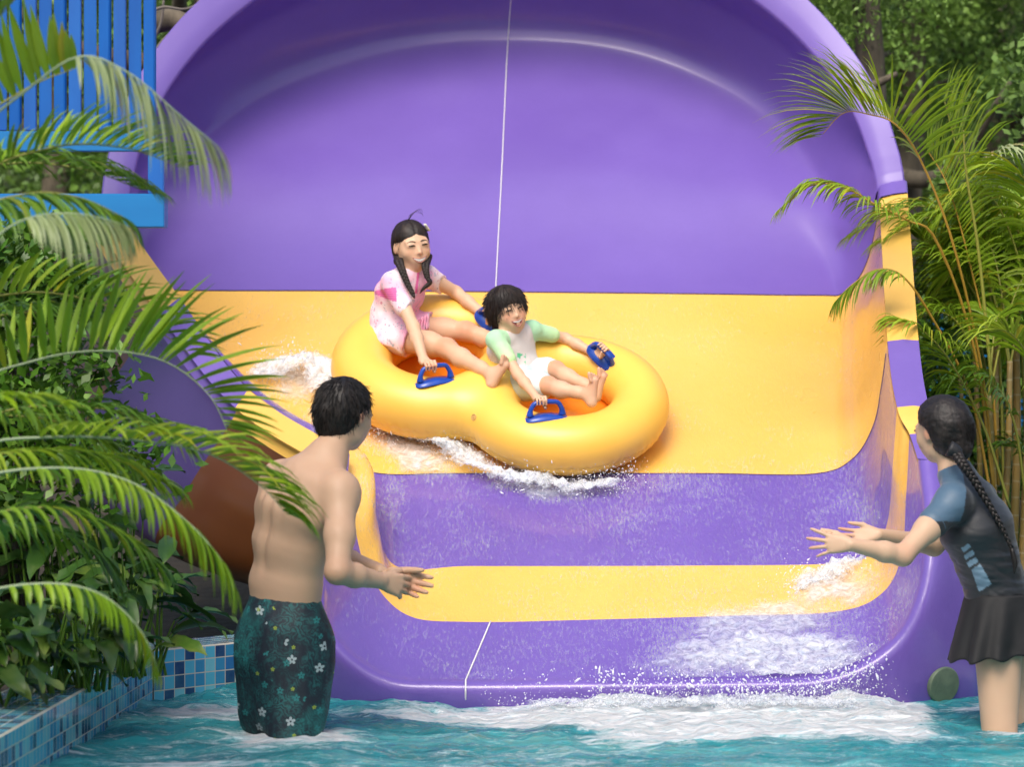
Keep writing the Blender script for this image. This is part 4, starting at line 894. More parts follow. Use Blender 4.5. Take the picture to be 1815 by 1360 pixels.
def flowers(scale, r0, colr, base_, seed, keep):
    off = mleaf.n('ShaderNodeVectorMath', operation='ADD'); mleaf.l(mleaf.coord(scale=(1, .35, 1)), off.inputs[0]); off.inputs[1].default_value = (seed, seed * .7, seed * 1.3)
    v = mleaf.n('ShaderNodeTexVoronoi'); v.inputs['Scale'].default_value = scale; mleaf.l(off.outputs[0], v.inputs['Vector'])
    sb = mleaf.n('ShaderNodeVectorMath', operation='SUBTRACT'); sc2 = mleaf.n('ShaderNodeVectorMath', operation='SCALE'); sc2.inputs['Scale'].default_value = 1
    mleaf.l(off.outputs[0], sb.inputs[0]); mleaf.l(v.outputs['Position'], sb.inputs[1]); sp = mleaf.n('ShaderNodeSeparateXYZ'); mleaf.l(sb.outputs[0], sp.inputs[0])
    an = mleaf.math('ARCTAN2', sp.outputs[0], sp.outputs[2]); pet = mleaf.math('ABSOLUTE', mleaf.math('COSINE', mleaf.math('MULTIPLY', an, 2.5)))
    rad_ = mleaf.math('SQRT', mleaf.math('ADD', mleaf.math('MULTIPLY', sp.outputs[0], sp.outputs[0]), mleaf.math('MULTIPLY', sp.outputs[2], sp.outputs[2])))
    ins = mleaf.math('LESS_THAN', rad_, mleaf.math('MULTIPLY', mleaf.math('ADD', mleaf.math('MULTIPLY', pet, .65), .4), r0))
    sc_ = mleaf.n('ShaderNodeSeparateColor'); mleaf.l(v.outputs['Color'], sc_.inputs[0]); kp = mleaf.math('LESS_THAN', sc_.outputs[0], keep)
    ctr = mleaf.math('GREATER_THAN', rad_, r0 * .22)
    return mleaf.mix(mleaf.math('MULTIPLY', mleaf.math('MULTIPLY', ins, kp), ctr), base_, colr)
base_ = flowers(10, .016, (.30, .36, .37), base_, 3.1, .42); base_ = flowers(15, .007, (.25, .32, .03), base_, 7.7, .2); base_ = flowers(16, .012, (.012, .15, .15), base_, 5.2, .5)
mleaf.base(base_); mleaf.set(rough=.7); mleaf.bump(mleaf.noise(9, 5, .6, co=mleaf.coord(scale=(1, 1, .5))), .5, .02)
S = SDF()
wtop = wai + V(0, 0, -.028)
S.loft([(wtop, .142, .108), (pel, .150, .118), (pel + V(.0, 0, -.12), .147, .122), (pel + V(.0, 0, -.30), .138, .114)], lat, .05)
for hp, kn_ in ((hipR, knR), (hipL, knL)):
    S.loft([(hp + V(0, 0, -.02), .080, .100), (kn_ * .93 + (knR + knL) * .035 + V(-.003, 0, .01), .080, .092)], lat, .12)
S.plane(wtop + V(0, 0, .002), V(-.08, -.05, 1), .004); S.plane(knR + V(0, 0, .012), V(.02, 0, -1), .004)
sdf_obj('shorts', S, .006, mleaf.m, man, disp=lambda v, N: .007 * np.abs(fbm(v * V(7, 7, 2.0), 3, 41)) * np.clip((wtop[2] - v[:, 2]) * 6, .1, 1.6) + .004 * fbm(v * V(24, 24, 6), 3, 44) - .002)
S = SDF(); S.loft([(wtop + V(0, 0, -.012), .139, .105), (wtop + V(0, 0, .012), .137, .103)], lat, .01); S.plane(wtop + V(0, 0, .014), V(-.08, -.05, 1), .003); S.plane(wtop + V(0, 0, -.01), V(0, 0, -1), .003)
sdf_obj('waistband', S, .005, simple('waistband_fabric', (.035, .055, .09), .7), man, disp=wrinkle(.002, 20))

# ================= woman at the right, arms held out
wom = empty('person', tuple(P(1775, 1262, 12.42)), 'woman with dark braid, black swim top and black skirt reaching out in the pool', 'person')
S = SDF(); fwd = norm(V(-.93, .36, 0)); lat = norm(V(-.36, -.93, 0))       # lat: her left, towards us
pel, wai, rib, che, upc, nek = (nv(P(*q)) for q in ((1778,1110,12.45),(1762,1035,12.45),(1748,985,12.44),(1730,935,12.42),(1716,888,12.42),(1694,838,12.42)))
S.loft([(pel, .138, .108), (wai, .112, .088), (rib, .122, .094), (che, .140, .112), (upc, .130, .080)], lat, .05)
hc = nv(P(1668, 763, 12.45)); Hw = .225; Rw = frame(V(-.64, .76, -.05), V(-.14, 0, 1))
S.cone(upc + V(0, 0, .02), nek, .062, .046, .05); S.cone(nek, nv(P(1672, 790, 12.44)), .045, .043, .03)
shL = upc + lat * .150 + V(-.02, 0, .0); shR = upc - lat * .150
S.cone(nek, shL, .04, .04, .04); S.cone(nek, shR, .04, .04, .04)
for sh in (shL, shR): S.ball(sh, .050, .04)
elL, wrL = nv(P(1600, 985, 12.10)), nv(P(1508, 966, 12.02))
S.chain([shL, shL * .5 + elL * .5, elL], [.048, .042, .034], .03); S.chain([elL, elL * .65 + wrL * .35, wrL], [.036, .034, .022], .02)
elR, wrR = nv(P(1655, 968, 12.62)), nv(P(1557, 948, 12.42))
S.chain([shR, elR], [.046, .034], .03); S.chain([elR, elR * .65 + wrR * .35, wrR], [.036, .034, .022], .02)
hand(S, wrL, norm(V(-.97, .05, .04)), V(.12, -1, .12), V(-.1, 0, 1), .163, curl=(4, 8, 10, 12), spread=13, th_out=34, th_curl=0, th_fd=V(-.97, 0, .22))
hand(S, wrR, norm(V(-.97, -.10, -.12)), V(-.1, .75, -.6), V(-.1, -.1, 1), .160, curl=(6, 8, 10, 12), spread=8, th_out=38, th_curl=0, th_fd=V(-.97, 0, .10))
thL, thR = pel + lat * .075 + V(0, 0, -.05), pel - lat * .075 + V(0, 0, -.05)
for hp, kn_ in ((thL, nv(P(1772, 1330, 12.36))), (thR, nv(P(1790, 1330, 12.52)))):
    S.cone(hp, kn_, .086, .058, .03); S.cone(kn_, kn_ + V(.02, 0, -.38), .056, .042, .03); S.cone(kn_ + V(.02, 0, -.38), kn_ + V(.02, 0, -.78), .045, .033, .03); S.cone(kn_ + V(.02, 0, -.78), kn_ + V(-.12, .03, -.80), .036, .028, .02)
pw = head(S, hc, Rw, Hw)
bd_w = sdf_obj('body', S, .0045, SK_WOM, wom, cols=cols_skin([(pw(-.35, -.03, -.02), .02, (1.1, .72, .68)), (nv(P(1432, 960, 12.02)), .03, (1.08, .72, .72)), (nv(P(1498, 935, 12.4)), .03, (1.08, .72, .72)), (elL, .04, (1.05, .8, .75))]))
q = lambda x, y, z: hc + Rw @ (V(x, y, z) * Hw)
S = SDF(); S.ell(q(0, -.08, .15), V(.395, .475, .415) * Hw, Rw, .02); S.ell(q(.0, -.22, -.10), V(.35, .30, .36) * Hw, Rw, .05); S.ball(q(-.02, -.38, -.36), .13 * Hw, .05)
S.plane(q(0, .22, .25), Rw @ V(0, 1, -.22), .02)
for s_ in (-1, 1): S.ell(q(.36 * s_, .14, -.13), V(.13, .24, .27) * Hw, Rw, .012, 's')
ho = sdf_obj('hair', S, .004, HAIR, wom, disp=lambda v, N: .003 * fbm(v * 30, 3, 14) + .0018 * fbm(v * V(60, 60, 130), 2, 18))
vv = np.array([v.co[:] for v in ho.data.vertices]) + nv(wom.location); tail = q(.08, -.42, -.38)
strands('hair', vv[RNG.permutation(len(vv))[:1300]], lambda p: norm(norm(tail - p) + norm(p - q(0, -.1, 0)) * .30), .05, .0009, HAIR, wom, jitter=.10)
bp = [nv(P(*c)) for c in ((1692, 800, 12.30), (1706, 822, 12.27), (1726, 850, 12.28), (1750, 890, 12.28), (1773, 930, 12.28), (1793, 972, 12.29))]
mb = MB(); braid(mb, bp, .018, .007, 17); tube(mb, [bp[-1], bp[-1] + V(.012, 0, -.05), bp[-1] + V(.010, 0, -.09)], [.008, .010, .002], 7, res=8); mb.build('braid', HAIR, wom)
mb = MB(); tube(mb, [bp[0] + V(-.02, .0, .01), bp[0], bp[0] + V(.008, 0, -.012)], [.03, .027, .024], 10, res=6); mb.build('hair_tie', simple('tie', (.01, .01, .012), .6), wom)
face_parts(pw, hc, Rw, Hw, wom, 'smile', 'open', bd_w)
CH, BG, BG2 = V(.012, .014, .018), V(.060, .115, .175), V(.14, .22, .30)
S = SDF(); t_ = .008
S.loft([(pel + V(0, 0, .03), .150, .122), (wai, .112 + t_, .088 + t_), (rib, .122 + t_, .094 + t_), (che, .140 + t_, .112 + t_), (upc, .132 + t_, .080 + t_)], lat, .05)
S.cone(upc + V(0, 0, .02), nek + V(.0, 0, -.005), .068, .053, .05); S.cone(nek, shL, .045, .046, .04); S.cone(nek, shR, .045, .046, .04)
S.ball(shL, .058, .04); S.ball(shR, .058, .04)
slL = shL * .60 + elL * .40; slR = shR * .58 + elR * .42
S.cone(shL, slL, .056, .053, .03); S.cone(shR, slR, .055, .051, .03)
axn = norm(nek - upc); S.ball(nek + axn * .035, .054, .004, 's')
def wtop_col(v):
    px, py = projpx(v); c = np.tile(CH, (len(v), 1)) * (1 + .12 * fbm(v * 20, 3, 2)[:, None])
    near = (v - upc) @ lat > -.03
    dl = np.linalg.norm(np.cross(v - shL, norm(elL - shL)), axis=1); al = (v - shL) @ norm(elL - shL)
    slv = ((v - upc) @ lat > .0) & (px < np.interp(py, [812, 840, 870, 905, 930], [1688, 1706, 1713, 1709, 1700])) & (py < 925) & (py > 812); c[slv] = BG * (1 + .15 * fbm(v[slv] * 15, 3, 6)[:, None])
    slr = ((v - upc) @ lat < -.075) & (((v - shR) @ norm(elR - shR)) > -.055) & (v[:, 2] > slR[2] - .08); c[slr] = BG
    for (x0, y0, x1, y1, x2, y2, x3, y3) in ((1704,972,1717,964,1721,970,1708,980),(1708,985,1724,976,1728,983,1712,993),(1713,998,1730,988,1734,996,1718,1007),(1722,1010,1738,1000,1757,1036,1735,1050)):
        poly = [(x0, y0), (x1, y1), (x2, y2), (x3, y3)]; ins = np.ones(len(v), bool)
        for i in range(4):
            a, b = poly[i], poly[(i + 1) % 4]; ins &= ((b[0] - a[0]) * (py - a[1]) - (b[1] - a[1]) * (px - a[0])) > 0
        c[ins & near] = BG2
    return c
sdf_obj('swim_top', S, .0045, SHINY, wom, cols=wtop_col, disp=lambda v, N: .0075 * np.abs(fbm(v * V(6, 6, 22) + v[:, [2]] * V(6, 0, 0), 4, 31)) * np.clip((che[2] + .02 - v[:, 2]) * 8, .3, 1) * 2 - .0005)
d = norm(elL - shL)
for dd, sl in ((elL - shL, slL), (elR - shR, slR)):
    mb = MB(); d = norm(dd); u = norm(np.cross(d, V(0, 0, 1))); w2 = np.cross(d, u); tube(mb, [sl + d * .0505 * 0 + (u * math.cos(a) + w2 * math.sin(a)) * .0525 for a in np.linspace(0, 2 * math.pi, 25)], .0025, 5, cap=False); mb.build('sleeve_hem', simple('hem', (.06, .10, .15), .6), wom)
# skirt: flared, pleated
mb = MB(); n = 90; rows = []; top_c = pel + V(-.008, 0, .118)
for k, t in enumerate(np.linspace(0, 1, 26)):
    r = []
    for j in range(n):
        a = 2 * math.pi * j / n; fl_ = t ** .85; pl = math.sin(a * 9 + 1.3 * math.sin(a * 3)) * .016 * fl_ + math.sin(a * 5 + 1) * .010 * fl_
        W_ = .150 + .060 * fl_ + pl; D_ = .122 + .040 * fl_ + pl; cen_ = top_c + V(-.022, 0, 0) * t
        p_ = cen_ + lat * W_ * math.cos(a) + fwd * D_ * math.sin(a) + V(0, 0, -.225 * t - .012 * t * math.sin(a) - .008 * math.sin(a * 9) * t)
        r.append(p_)
    rows.append(r)
vv = np.array(rows).reshape(-1, 3); vv = vv + (fbm(vv * 18, 3, 5) * .004)[:, None] * V(1, -1, 0)
mb.add(vv, [[k * n + j, k * n + (j + 1) % n, (k + 1) * n + (j + 1) % n, (k + 1) * n + j] for k in range(25) for j in range(n)])
sk = mb.build('skirt', simple('black_skirt', (.006, .006, .007), .75), wom); sm = sk.modifiers.new('cloth', 'SOLIDIFY'); sm.thickness = .003

# ================= girl on the rear ring
def kid_body(S, J, H, lat, sc_=1.0, chest=(.10, .075), waist=(.085, .065), hip=(.10, .085)):
    S.loft([(J['pel'], hip[0], hip[1]), (J['wai'], waist[0], waist[1]), (J['che'], chest[0], chest[1]), (J['upc'], chest[0] * .95, chest[1] * .75)], lat, .04)
    S.cone(J['upc'], J['nek'], .050, .034, .03); S.cone(J['nek'], J['hd'], .034, .033, .02)
    for s_ in 'RL':
        sh, el, wr = J['sh' + s_], J['el' + s_], J['wr' + s_]
        S.cone(J['nek'], sh, .028, .03, .03); S.ball(sh, .036, .03); S.chain([sh, el], [.035 * sc_, .026 * sc_], .02); S.chain([el, el * .65 + wr * .35, wr], [.027 * sc_, .026 * sc_, .018 * sc_], .015)
        hp, kn_, an = J['hp' + s_], J['kn' + s_], J['an' + s_]
        S.chain([hp, hp * .4 + kn_ * .6, kn_], [.062 * sc_, .050 * sc_, .039 * sc_], .03); S.ball(kn_ + J['kf'] * .005, .039 * sc_, .02)
        cf = kn_ * .68 + an * .32; S.chain([kn_, cf - J['kf'] * .006, kn_ * .25 + an * .75, an], [.037 * sc_, .040 * sc_, .028 * sc_, .024 * sc_], .02)
pt = lambda *q: nv(P(*q))
h1, h2 = HAND['girl_near'], HAND['girl_far']
girl = empty('person', tuple(pt(700, 612, 15.0)), 'girl with two braids in a pink swim dress at the back of the inflatable', 'person')
def barpt(h, along): return h['p'] + h['nl'] * h['ht'] * 1.05 + h['d'] * along
J = dict(pel=pt(697, 588, 14.98), wai=pt(696, 556, 14.99), che=pt(708, 522, 14.96), upc=pt(722, 498, 14.93), nek=pt(727, 484, 14.92), hd=pt(729, 462, 14.92),
         shR=pt(696, 502, 14.84), elR=pt(733, 580, 14.70), shL=pt(757, 490, 15.02), elL=pt(808, 518, 15.10),
         hpR=pt(716, 600, 14.90), hpL=pt(728, 582, 15.06), knR=pt(792, 618, 14.76), anR=pt(872, 664, 14.54), knL=pt(826, 588, 14.98), anL=pt(932, 617, 14.90), kf=V(0, -.5, .9))
S = SDF(); latg = norm(V(-.62, -.78, .1))
b1 = barpt(h1, -.022); J['wrR'] = fist(S, b1, h1['d'], norm(pt(748, 620, 14.70) - b1), .128)
b2 = barpt(h2, -.01); J['wrL'] = fist(S, b2, h2['d'], norm(J['elL'] - b2), .125)
kid_body(S, J, .2, latg)
foot(S, J['anR'], V(.50, -.15, .80), V(.60, -.75, -.2), .150); foot(S, J['anL'], V(.35, .05, 1), V(.65, -.7, -.2), .155)
hc = pt(730, 436, 14.92); Hg = .212; Rg = frame(V(.36, -.90, -.10), V(-.10, -.10, 1)); pg = head(S, hc, Rg, Hg, 1)
tin = [(J['knR'] + V(0, -.03, .02), .035, (1.0, .66, .58)), (J['knL'] + V(0, -.03, .02), .035, (1.0, .66, .58)), (pg(.16, .32, -.1), .016, (1.04, .86, .82)), (pg(-.16, .32, -.1), .016, (1.04, .86, .82)), (pg(0, .42, -.11), .012, (1.05, .86, .82)), (J['anR'] + V(.03, 0, .05), .04, (1.02, .78, .68)), (b1, .03, (1.05, .82, .76))]
bd_g = sdf_obj('body', S, .0036, SK_KID, girl, cols=cols_skin(tin))
face_parts(pg, hc, Rg, Hg, girl, 'smile', 'smiling', bd_g)
q = lambda x, y, z: hc + Rg @ (V(x, y, z) * Hg)
S = SDF(); S.ell(q(0, -.08, .15), V(.365, .425, .385) * Hg, Rg, .02); S.ell(q(0, -.2, -.1), V(.32, .24, .28) * Hg, Rg, .04)
S.ell(q(0, .40, -.13), V(.25, .33, .345) * Hg, Rg, .012, 's'); S.cone(q(.0, .44, .16), q(.0, .27, .40), .055 * Hg, .012 * Hg, .01, 's'); S.cone(q(0, .30, .38), q(0, .0, .545), .0045, .003, .004, 's')
for s_ in (-1, 1): S.ball(q(.31 * s_, -.03, -.27), .10 * Hg, .03); S.ell(q(.36 * s_, .06, -.04), V(.08, .10, .13) * Hg, Rg, .01, 's')
ho = sdf_obj('hair', S, .0034, HAIRB, girl, disp=lambda v, N: .0018 * fbm(v * 50, 3, 24))
vv = np.array([v.co[:] for v in ho.data.vertices]) + nv(girl.location)
def gflow(p):
    s_ = 1 if (p - hc) @ Rg[:, 0] > 0 else -1; return norm(norm(q(.33 * s_, -.05, -.30) - p) + norm(p - hc) * .22)
strands('hair', vv[RNG.permutation(len(vv))[:900]], gflow, .032, .0008, HAIRB, girl, jitter=.07)
mb = MB()
for k in range(5): tube(mb, [q(.02, .0, .52), q(-.02 - .03 * k, .02 * k, .62 + .02 * k), q(-.16 - .03 * k, .0, .66 + .01 * k), q(-.3, 0, .60 - .01 * k)], [.0009, .0008, .0006, .0003], 3, res=12)
mb.build('stray_hair', HAIRB, girl)
mb = MB(); braid(mb, [q(.30, .0, -.26), pt(708, 466, 14.84), pt(714, 482, 14.80), pt(722, 502, 14.78), pt(732, 522, 14.76)], .018, .0085, 12); tube(mb, [pt(732, 522, 14.76), pt(735, 529, 14.76)], [.009, .003], 7); mb.build('braid', HAIRB, girl)
mb = MB(); braid(mb, [q(-.30, .02, -.24), pt(754, 474, 14.84), pt(758, 494, 14.82)], .018, .010, 8); tube(mb, [pt(758, 494, 14.82), pt(762, 501, 14.82), pt(750, 512, 14.82), pt(744, 521, 14.82)], [.010, .011, .007, .001], 7, res=14); mb.build('braid', HAIRB, girl)
mb = MB(); tube(mb, [q(-.24, .22, .42), q(-.33, .16, .28)], [.008, .010], 8, flat=.5, res=5); mb.build('hair_clip', simple('clip', (.75, .72, .60), .3), girl)
# swim dress
def pink(v):
    n1 = fbm(v * 13, 3, 71); n2 = fbm(v * 120, 2, 75); n3 = fbm(v * 120 + 9, 2, 78)
    a = V(.80, .58, .66); b = V(.84, .38, .54); c = V(.84, .72, .76); t = np.clip(n1 * 2.0 + .35, 0, 1)[:, None]
    col = a * (1 - t) + b * t; u = np.clip(-n1 * 2.5 - .2, 0, 1)[:, None]; col = col * (1 - u) + c * u
    col[n2 > .48] = V(.36, .38, .46); col[n3 > .52] = V(.60, .22, .34); return col
S = SDF(); t_ = .009
S.loft([(J['pel'] + V(0, 0, -.0), .108, .098), (J['wai'], .094, .076), (J['che'], .100 + t_, .075 + t_), (J['upc'], .096 + t_, .060 + t_)], latg, .04)
S.loft([(J['wai'] + V(0, 0, .01), .090, .074), (J['pel'] + V(.01, -.01, -.045), .138, .132)], latg, .03)
S.cone(J['upc'], J['nek'] + V(0, 0, -.01), .058, .042, .03)
slR = J['shR'] * .45 + J['elR'] * .55; slL = J['shL'] * .45 + J['elL'] * .55
for sh, sl in ((J['shR'], slR), (J['shL'], slL)): S.cone(J['nek'], sh, .033, .037, .03); S.ball(sh, .044, .03); S.cone(sh, sl, .044, .042, .02)
S.ball(J['hd'] + V(0, -.005, -.004), .042, .004, 's')
S.plane(J['pel'] + V(0, 0, -.066), V(-.35, 0, -1), .006)
for s_ in 'RL': S.cone(J['hp' + s_], J['hp' + s_] * .55 + J['kn' + s_] * .45, .074, .078, .03)
for s_ in 'RL': S.plane(J['hp' + s_] * .70 + J['kn' + s_] * .30, J['kn' + s_] - J['hp' + s_] + V(0, 0, -.06), .004)
def dresscol(v):
    c = pink(v); px, py = projpx(v); rb = (np.abs((py - 522) - (px - 700) * .1) < np.clip(3 + (px - 664) * .3, 0, 12)) & (px < 703) & (px > 664); c[rb] = V(.62, .12, .32) * (1 + .25 * np.sin(py[rb] * 1.6))[:, None]
    zp = (np.abs(px - (742 - (py - 480) * .12)) < 2.2) & (py > 470) & (py < 520); c[zp] = V(.72, .12, .36); return c
sdf_obj('swim_dress', S, .004, CLOTH, girl, cols=dresscol, disp=lambda v, N: .005 * np.abs(fbm(v * V(15, 15, 6), 4, 81)) * 2 - .002 + .006 * np.clip((J['wai'][2] - v[:, 2]) * 14, 0, 1) * fbm(v * V(28, 28, 6), 2, 90))
mb = MB(); n = 22; rows = []
for k in range(5):
    rows.append([pt(740 + 22 * (j / n), 568 - 13 * (j / n) + k * 6.5 + 2 * math.sin(j * 1.2), 14.90 + .012 * math.sin(j * 1.2 + k)) for j in range(n)])
mb.add(np.array(rows).reshape(-1, 3), grid_faces(5, n)); fr_o = obj('ruffle', mb.v, mb.f, CLOTH, girl, cols=pink(np.array(mb.v))); fr_o.modifiers.new('t', 'SOLIDIFY').thickness = .003

# ================= boy on the front ring
h3, h4 = HAND['boy_near'], HAND['boy_far']
boy = empty('person', tuple(pt(925, 690, 14.7)), 'laughing boy in mint and white swim shirt sitting in front on the inflatable', 'person')
J = dict(pel=pt(922, 668, 14.72), wai=pt(909, 645, 14.73), che=pt(905, 618, 14.72), upc=pt(909, 598, 14.70), nek=pt(909, 588, 14.68), hd=pt(904, 570, 14.68),
         shR=pt(879, 603, 14.60), elR=pt(918, 664, 14.50), shL=pt(943, 585, 14.76), elL=pt(1002, 600, 14.84),
         hpR=pt(925, 684, 14.62), hpL=pt(942, 665, 14.78), knR=pt(972, 684, 14.50), anR=pt(1042, 700, 14.42), knL=pt(985, 656, 14.66), anL=pt(1052, 690, 14.55), kf=V(0, -.5, .9))
S = SDF(); latb = norm(V(-.75, -.62, -.25))
b3 = barpt(h3, -.022); J['wrR'] = fist(S, b3, h3['d'], norm(pt(942, 700, 14.48) - b3), .112)
b4 = barpt(h4, -.012); J['wrL'] = fist(S, b4, h4['d'], norm(J['elL'] - b4 + V(0, 0, .02)), .112)
kid_body(S, J, .2, latb, .84, chest=(.092, .070), waist=(.084, .066), hip=(.092, .075))
foot(S, J['anR'], V(.08, -.1, 1), V(.62, -.75, -.1), .140); foot(S, J['anL'], V(.28, -.1, 1), V(.62, -.75, -.1), .140)
hc = pt(900, 550, 14.66); Hb = .196; Rb = frame(V(.38, -.88, -.10), V(-.26, -.12, 1)); pb = head(S, hc, Rb, Hb, 1)
tin = [(J['knR'] + V(0, -.03, .02), .03, (1.0, .64, .56)), (J['knL'] + V(0, -.03, .02), .03, (1.0, .64, .56)), (pb(.16, .32, -.1), .02, (1.05, .76, .72)), (pb(-.16, .32, -.1), .02, (1.05, .76, .72)), (J['anR'] + V(.02, 0, .06), .045, (1.02, .72, .62)), (J['anL'] + V(.02, 0, .06), .045, (1.02, .72, .62))]
bd_b = sdf_obj('body', S, .0034, SK_KID, boy, cols=cols_skin(tin))
face_parts(pb, hc, Rb, Hb, boy, 'laugh', 'smiling', bd_b)
q = lambda x, y, z: hc + Rb @ (V(x, y, z) * Hb)
S = SDF(); S.ell(q(0, -.05, .17), V(.405, .45, .385) * Hb, Rb, .02); S.ell(q(0, -.16, -.08), V(.37, .30, .30) * Hb, Rb, .04)
S.ell(q(0, .44, -.22), V(.285, .34, .36) * Hb, Rb, .012, 's'); S.plane(q(0, 0, -.34), Rb @ V(0, .3, -1), .01)
ho = sdf_obj('hair', S, .0034, HAIRB, boy, disp=lambda v, N: .003 * fbm(v * 40, 3, 34))
vv = np.array([v.co[:] for v in ho.data.vertices]) + nv(boy.location); crown = q(0, -.12, .55)
strands('hair', vv[[i for i in RNG.permutation(len(vv)) if (vv[i] - hc) @ Rb[:, 2] > -.26 * Hb][:1400]], flow(crown, Rb, V(0, 0, -.5)), .038, .001, HAIRB, boy, jitter=.14)
fr_s = np.array([q(x, .38 - abs(x) * .25, .24 + .05 * random.random()) for x in np.linspace(-.27, .27, 60)])
strands('fringe', fr_s, lambda p: norm(V(0, -.15, -1) + Rb[:, 0] * ((p - hc) @ Rb[:, 0]) * 3), .018, .0013, HAIRB, boy, jitter=.16)
MINT, MINT2, CREAM = V(.40, .68, .42), V(.52, .76, .36), V(.66, .60, .57)
S = SDF(); t_ = .007
S.loft([(J['pel'] + V(0, 0, .02), .096, .082), (J['wai'], .084 + t_, .066 + t_), (J['che'], .092 + t_, .070 + t_), (J['upc'], .088 + t_, .055 + t_)], latb, .04)
S.cone(J['upc'], J['nek'], .052, .038, .03); slR = J['shR'] * .42 + J['elR'] * .58; slL = J['shL'] * .40 + J['elL'] * .60
for sh, sl in ((J['shR'], slR), (J['shL'], slL)): S.cone(J['nek'], sh, .032, .036, .03); S.ball(sh, .038, .02); S.cone(sh, sl, .037, .034, .015)
S.ball(J['hd'] + V(0, 0, -.002), .041, .004, 's'); S.plane(J['pel'] + V(0, 0, -.0), V(-.1, 0, -1), .006)
def shirtcol(v):
    c = np.tile(CREAM, (len(v), 1)); px, py = projpx(v)
    for sh, el in ((J['shR'], J['elR']), (J['shL'], J['elL'])):
        d = norm(el - sh); al = (v - sh) @ d; dist_ = np.linalg.norm(v - sh - np.outer(np.clip(al, -.0, .3), d), axis=1)
        lt = np.abs((v - J['upc']) @ latb) > .052
        m_ = (dist_ < .058) & ((al > .02) | (lt & (v[:, 2] > J['che'][2] - .01))); tt = np.clip(al / .13, 0, 1)[:, None]; cc = MINT * (1 - tt) + MINT2 * tt; c[m_] = cc[m_]
    g = (np.abs(px - 924) < 8) & (py > 626) & (py < 660) & (fbm(v * 45, 3, 15) > .02) & ((v - J['wai']) @ V(.3, -.9, .2) > 0); c[g] = V(.10, .48, .24)
    hem = v[:, 2] < J['pel'][2] + .012; c[hem] = V(.22, .33, .36); return c
sdf_obj('swim_shirt', S, .0036, CLOTH, boy, cols=shirtcol, disp=lambda v, N: .004 * np.abs(fbm(v * V(12, 12, 9), 4, 61)) * 2 - .001)
S = SDF(); S.loft([(J['pel'] + V(0, 0, .03), .094, .080), (J['pel'] + V(0, 0, -.03), .100, .086)], latb, .03)
for s_ in 'RL':
    a, b = J['hp' + s_], J['hp' + s_] * .35 + J['kn' + s_] * .65; S.cone(a, b, .064, .060, .03)
for s_ in 'RL': pass
sho = sdf_obj('swim_shorts', S, .0038, CLOTH, boy, cols=lambda v: np.tile(V(.58, .68, .66), (len(v), 1)) * (1 + .08 * fbm(v * 9, 2, 3)[:, None]), disp=lambda v, N: .004 * np.abs(fbm(v * V(14, 14, 14), 3, 65)) * 2)
# ---------------------------------------------------------------- plants
def leafmat(name, c1, c2, c3, rough=.4, trans=.25, sc_=3):
    m = M(name); at = m.attr('Col'); n = m.noise(sc_, 4); c = m.ramp(n, [(.3, c1), (.5, c2), (.72, c3)]); m.base(m.mix(1.0, c, at.outputs['Color'], 'MULTIPLY'))
    m.set(rough=rough, spec=.45); tl = m.n('ShaderNodeBsdfTranslucent'); cc = m.mix(1.0, c, at.outputs['Color'], 'MULTIPLY'); m.l(m.mix(.0, cc, cc), tl.inputs[0])
    mx = m.n('ShaderNodeMixShader'); mx.inputs[0].default_value = trans; m.l(m.b.outputs[0], mx.inputs[1]); m.l(tl.outputs[0], mx.inputs[2]); m.l(mx.outputs[0], m.out.inputs[0]); return m.m
PALM = leafmat('palm_leaf', (.13, .25, .015), (.22, .36, .022), (.33, .45, .04), .38, .3)
PALMD = leafmat('palm_leaf_dark', (.07, .17, .014), (.12, .24, .02), (.20, .32, .03), .4, .25)
PALMY = leafmat('palm_leaf_bright', (.16, .29, .015), (.27, .40, .02), (.38, .46, .05), .38, .35)
PALMW = leafmat('palm_leaf_pale', (.24, .32, .14), (.34, .40, .22), (.42, .46, .28), .35, .3)
BROAD = leafmat('broad_leaf', (.02, .06, .012), (.04, .10, .018), (.12, .17, .05), .3, .15, 6)
SHRUB = leafmat('shrub_leaf', (.03, .09, .010), (.07, .17, .014), (.15, .26, .03), .4, .3, 5)
TREE = leafmat('tree_leaf', (.08, .15, .03), (.12, .21, .04), (.19, .29, .07), .5, .3, .8)
TREE2 = leafmat('tree_leaf_light', (.13, .24, .04), (.19, .32, .06), (.28, .40, .10), .5, .35, .8)
mb_ = M('bark'); mb_.base(mb_.ramp(mb_.noise(6, 6, co=mb_.coord(scale=(3, 3, .6))), [(.3, (.06, .05, .035)), (.7, (.16, .13, .09))])); mb_.set(rough=.9); BARK = mb_.m
mc = M('cane'); cw = mc.n('ShaderNodeTexWave', wave_type='BANDS', bands_direction='Z'); cw.inputs['Scale'].default_value = 4.2; cw.inputs['Distortion'].default_value = 1.5; mc.l(mc.coord(), cw.inputs['Vector'])
mc.base(mc.mix(mc.ramp(cw.outputs[0], [(.95, (0,) * 3), (1, (.5,) * 3)]), mc.ramp(mc.noise(3, 4), [(.3, (.14, .15, .04)), (.5, (.30, .19, .05)), (.7, (.20, .17, .08))]), (.42, .38, .24))); mc.set(rough=.5); CANE = mc.m
RACH = simple('palm_rachis', (.24, .24, .035), .45); RACHO = simple('palm_rachis_orange', (.42, .24, .03), .45); RACHG = simple('palm_rachis_pale', (.25, .32, .18), .4)
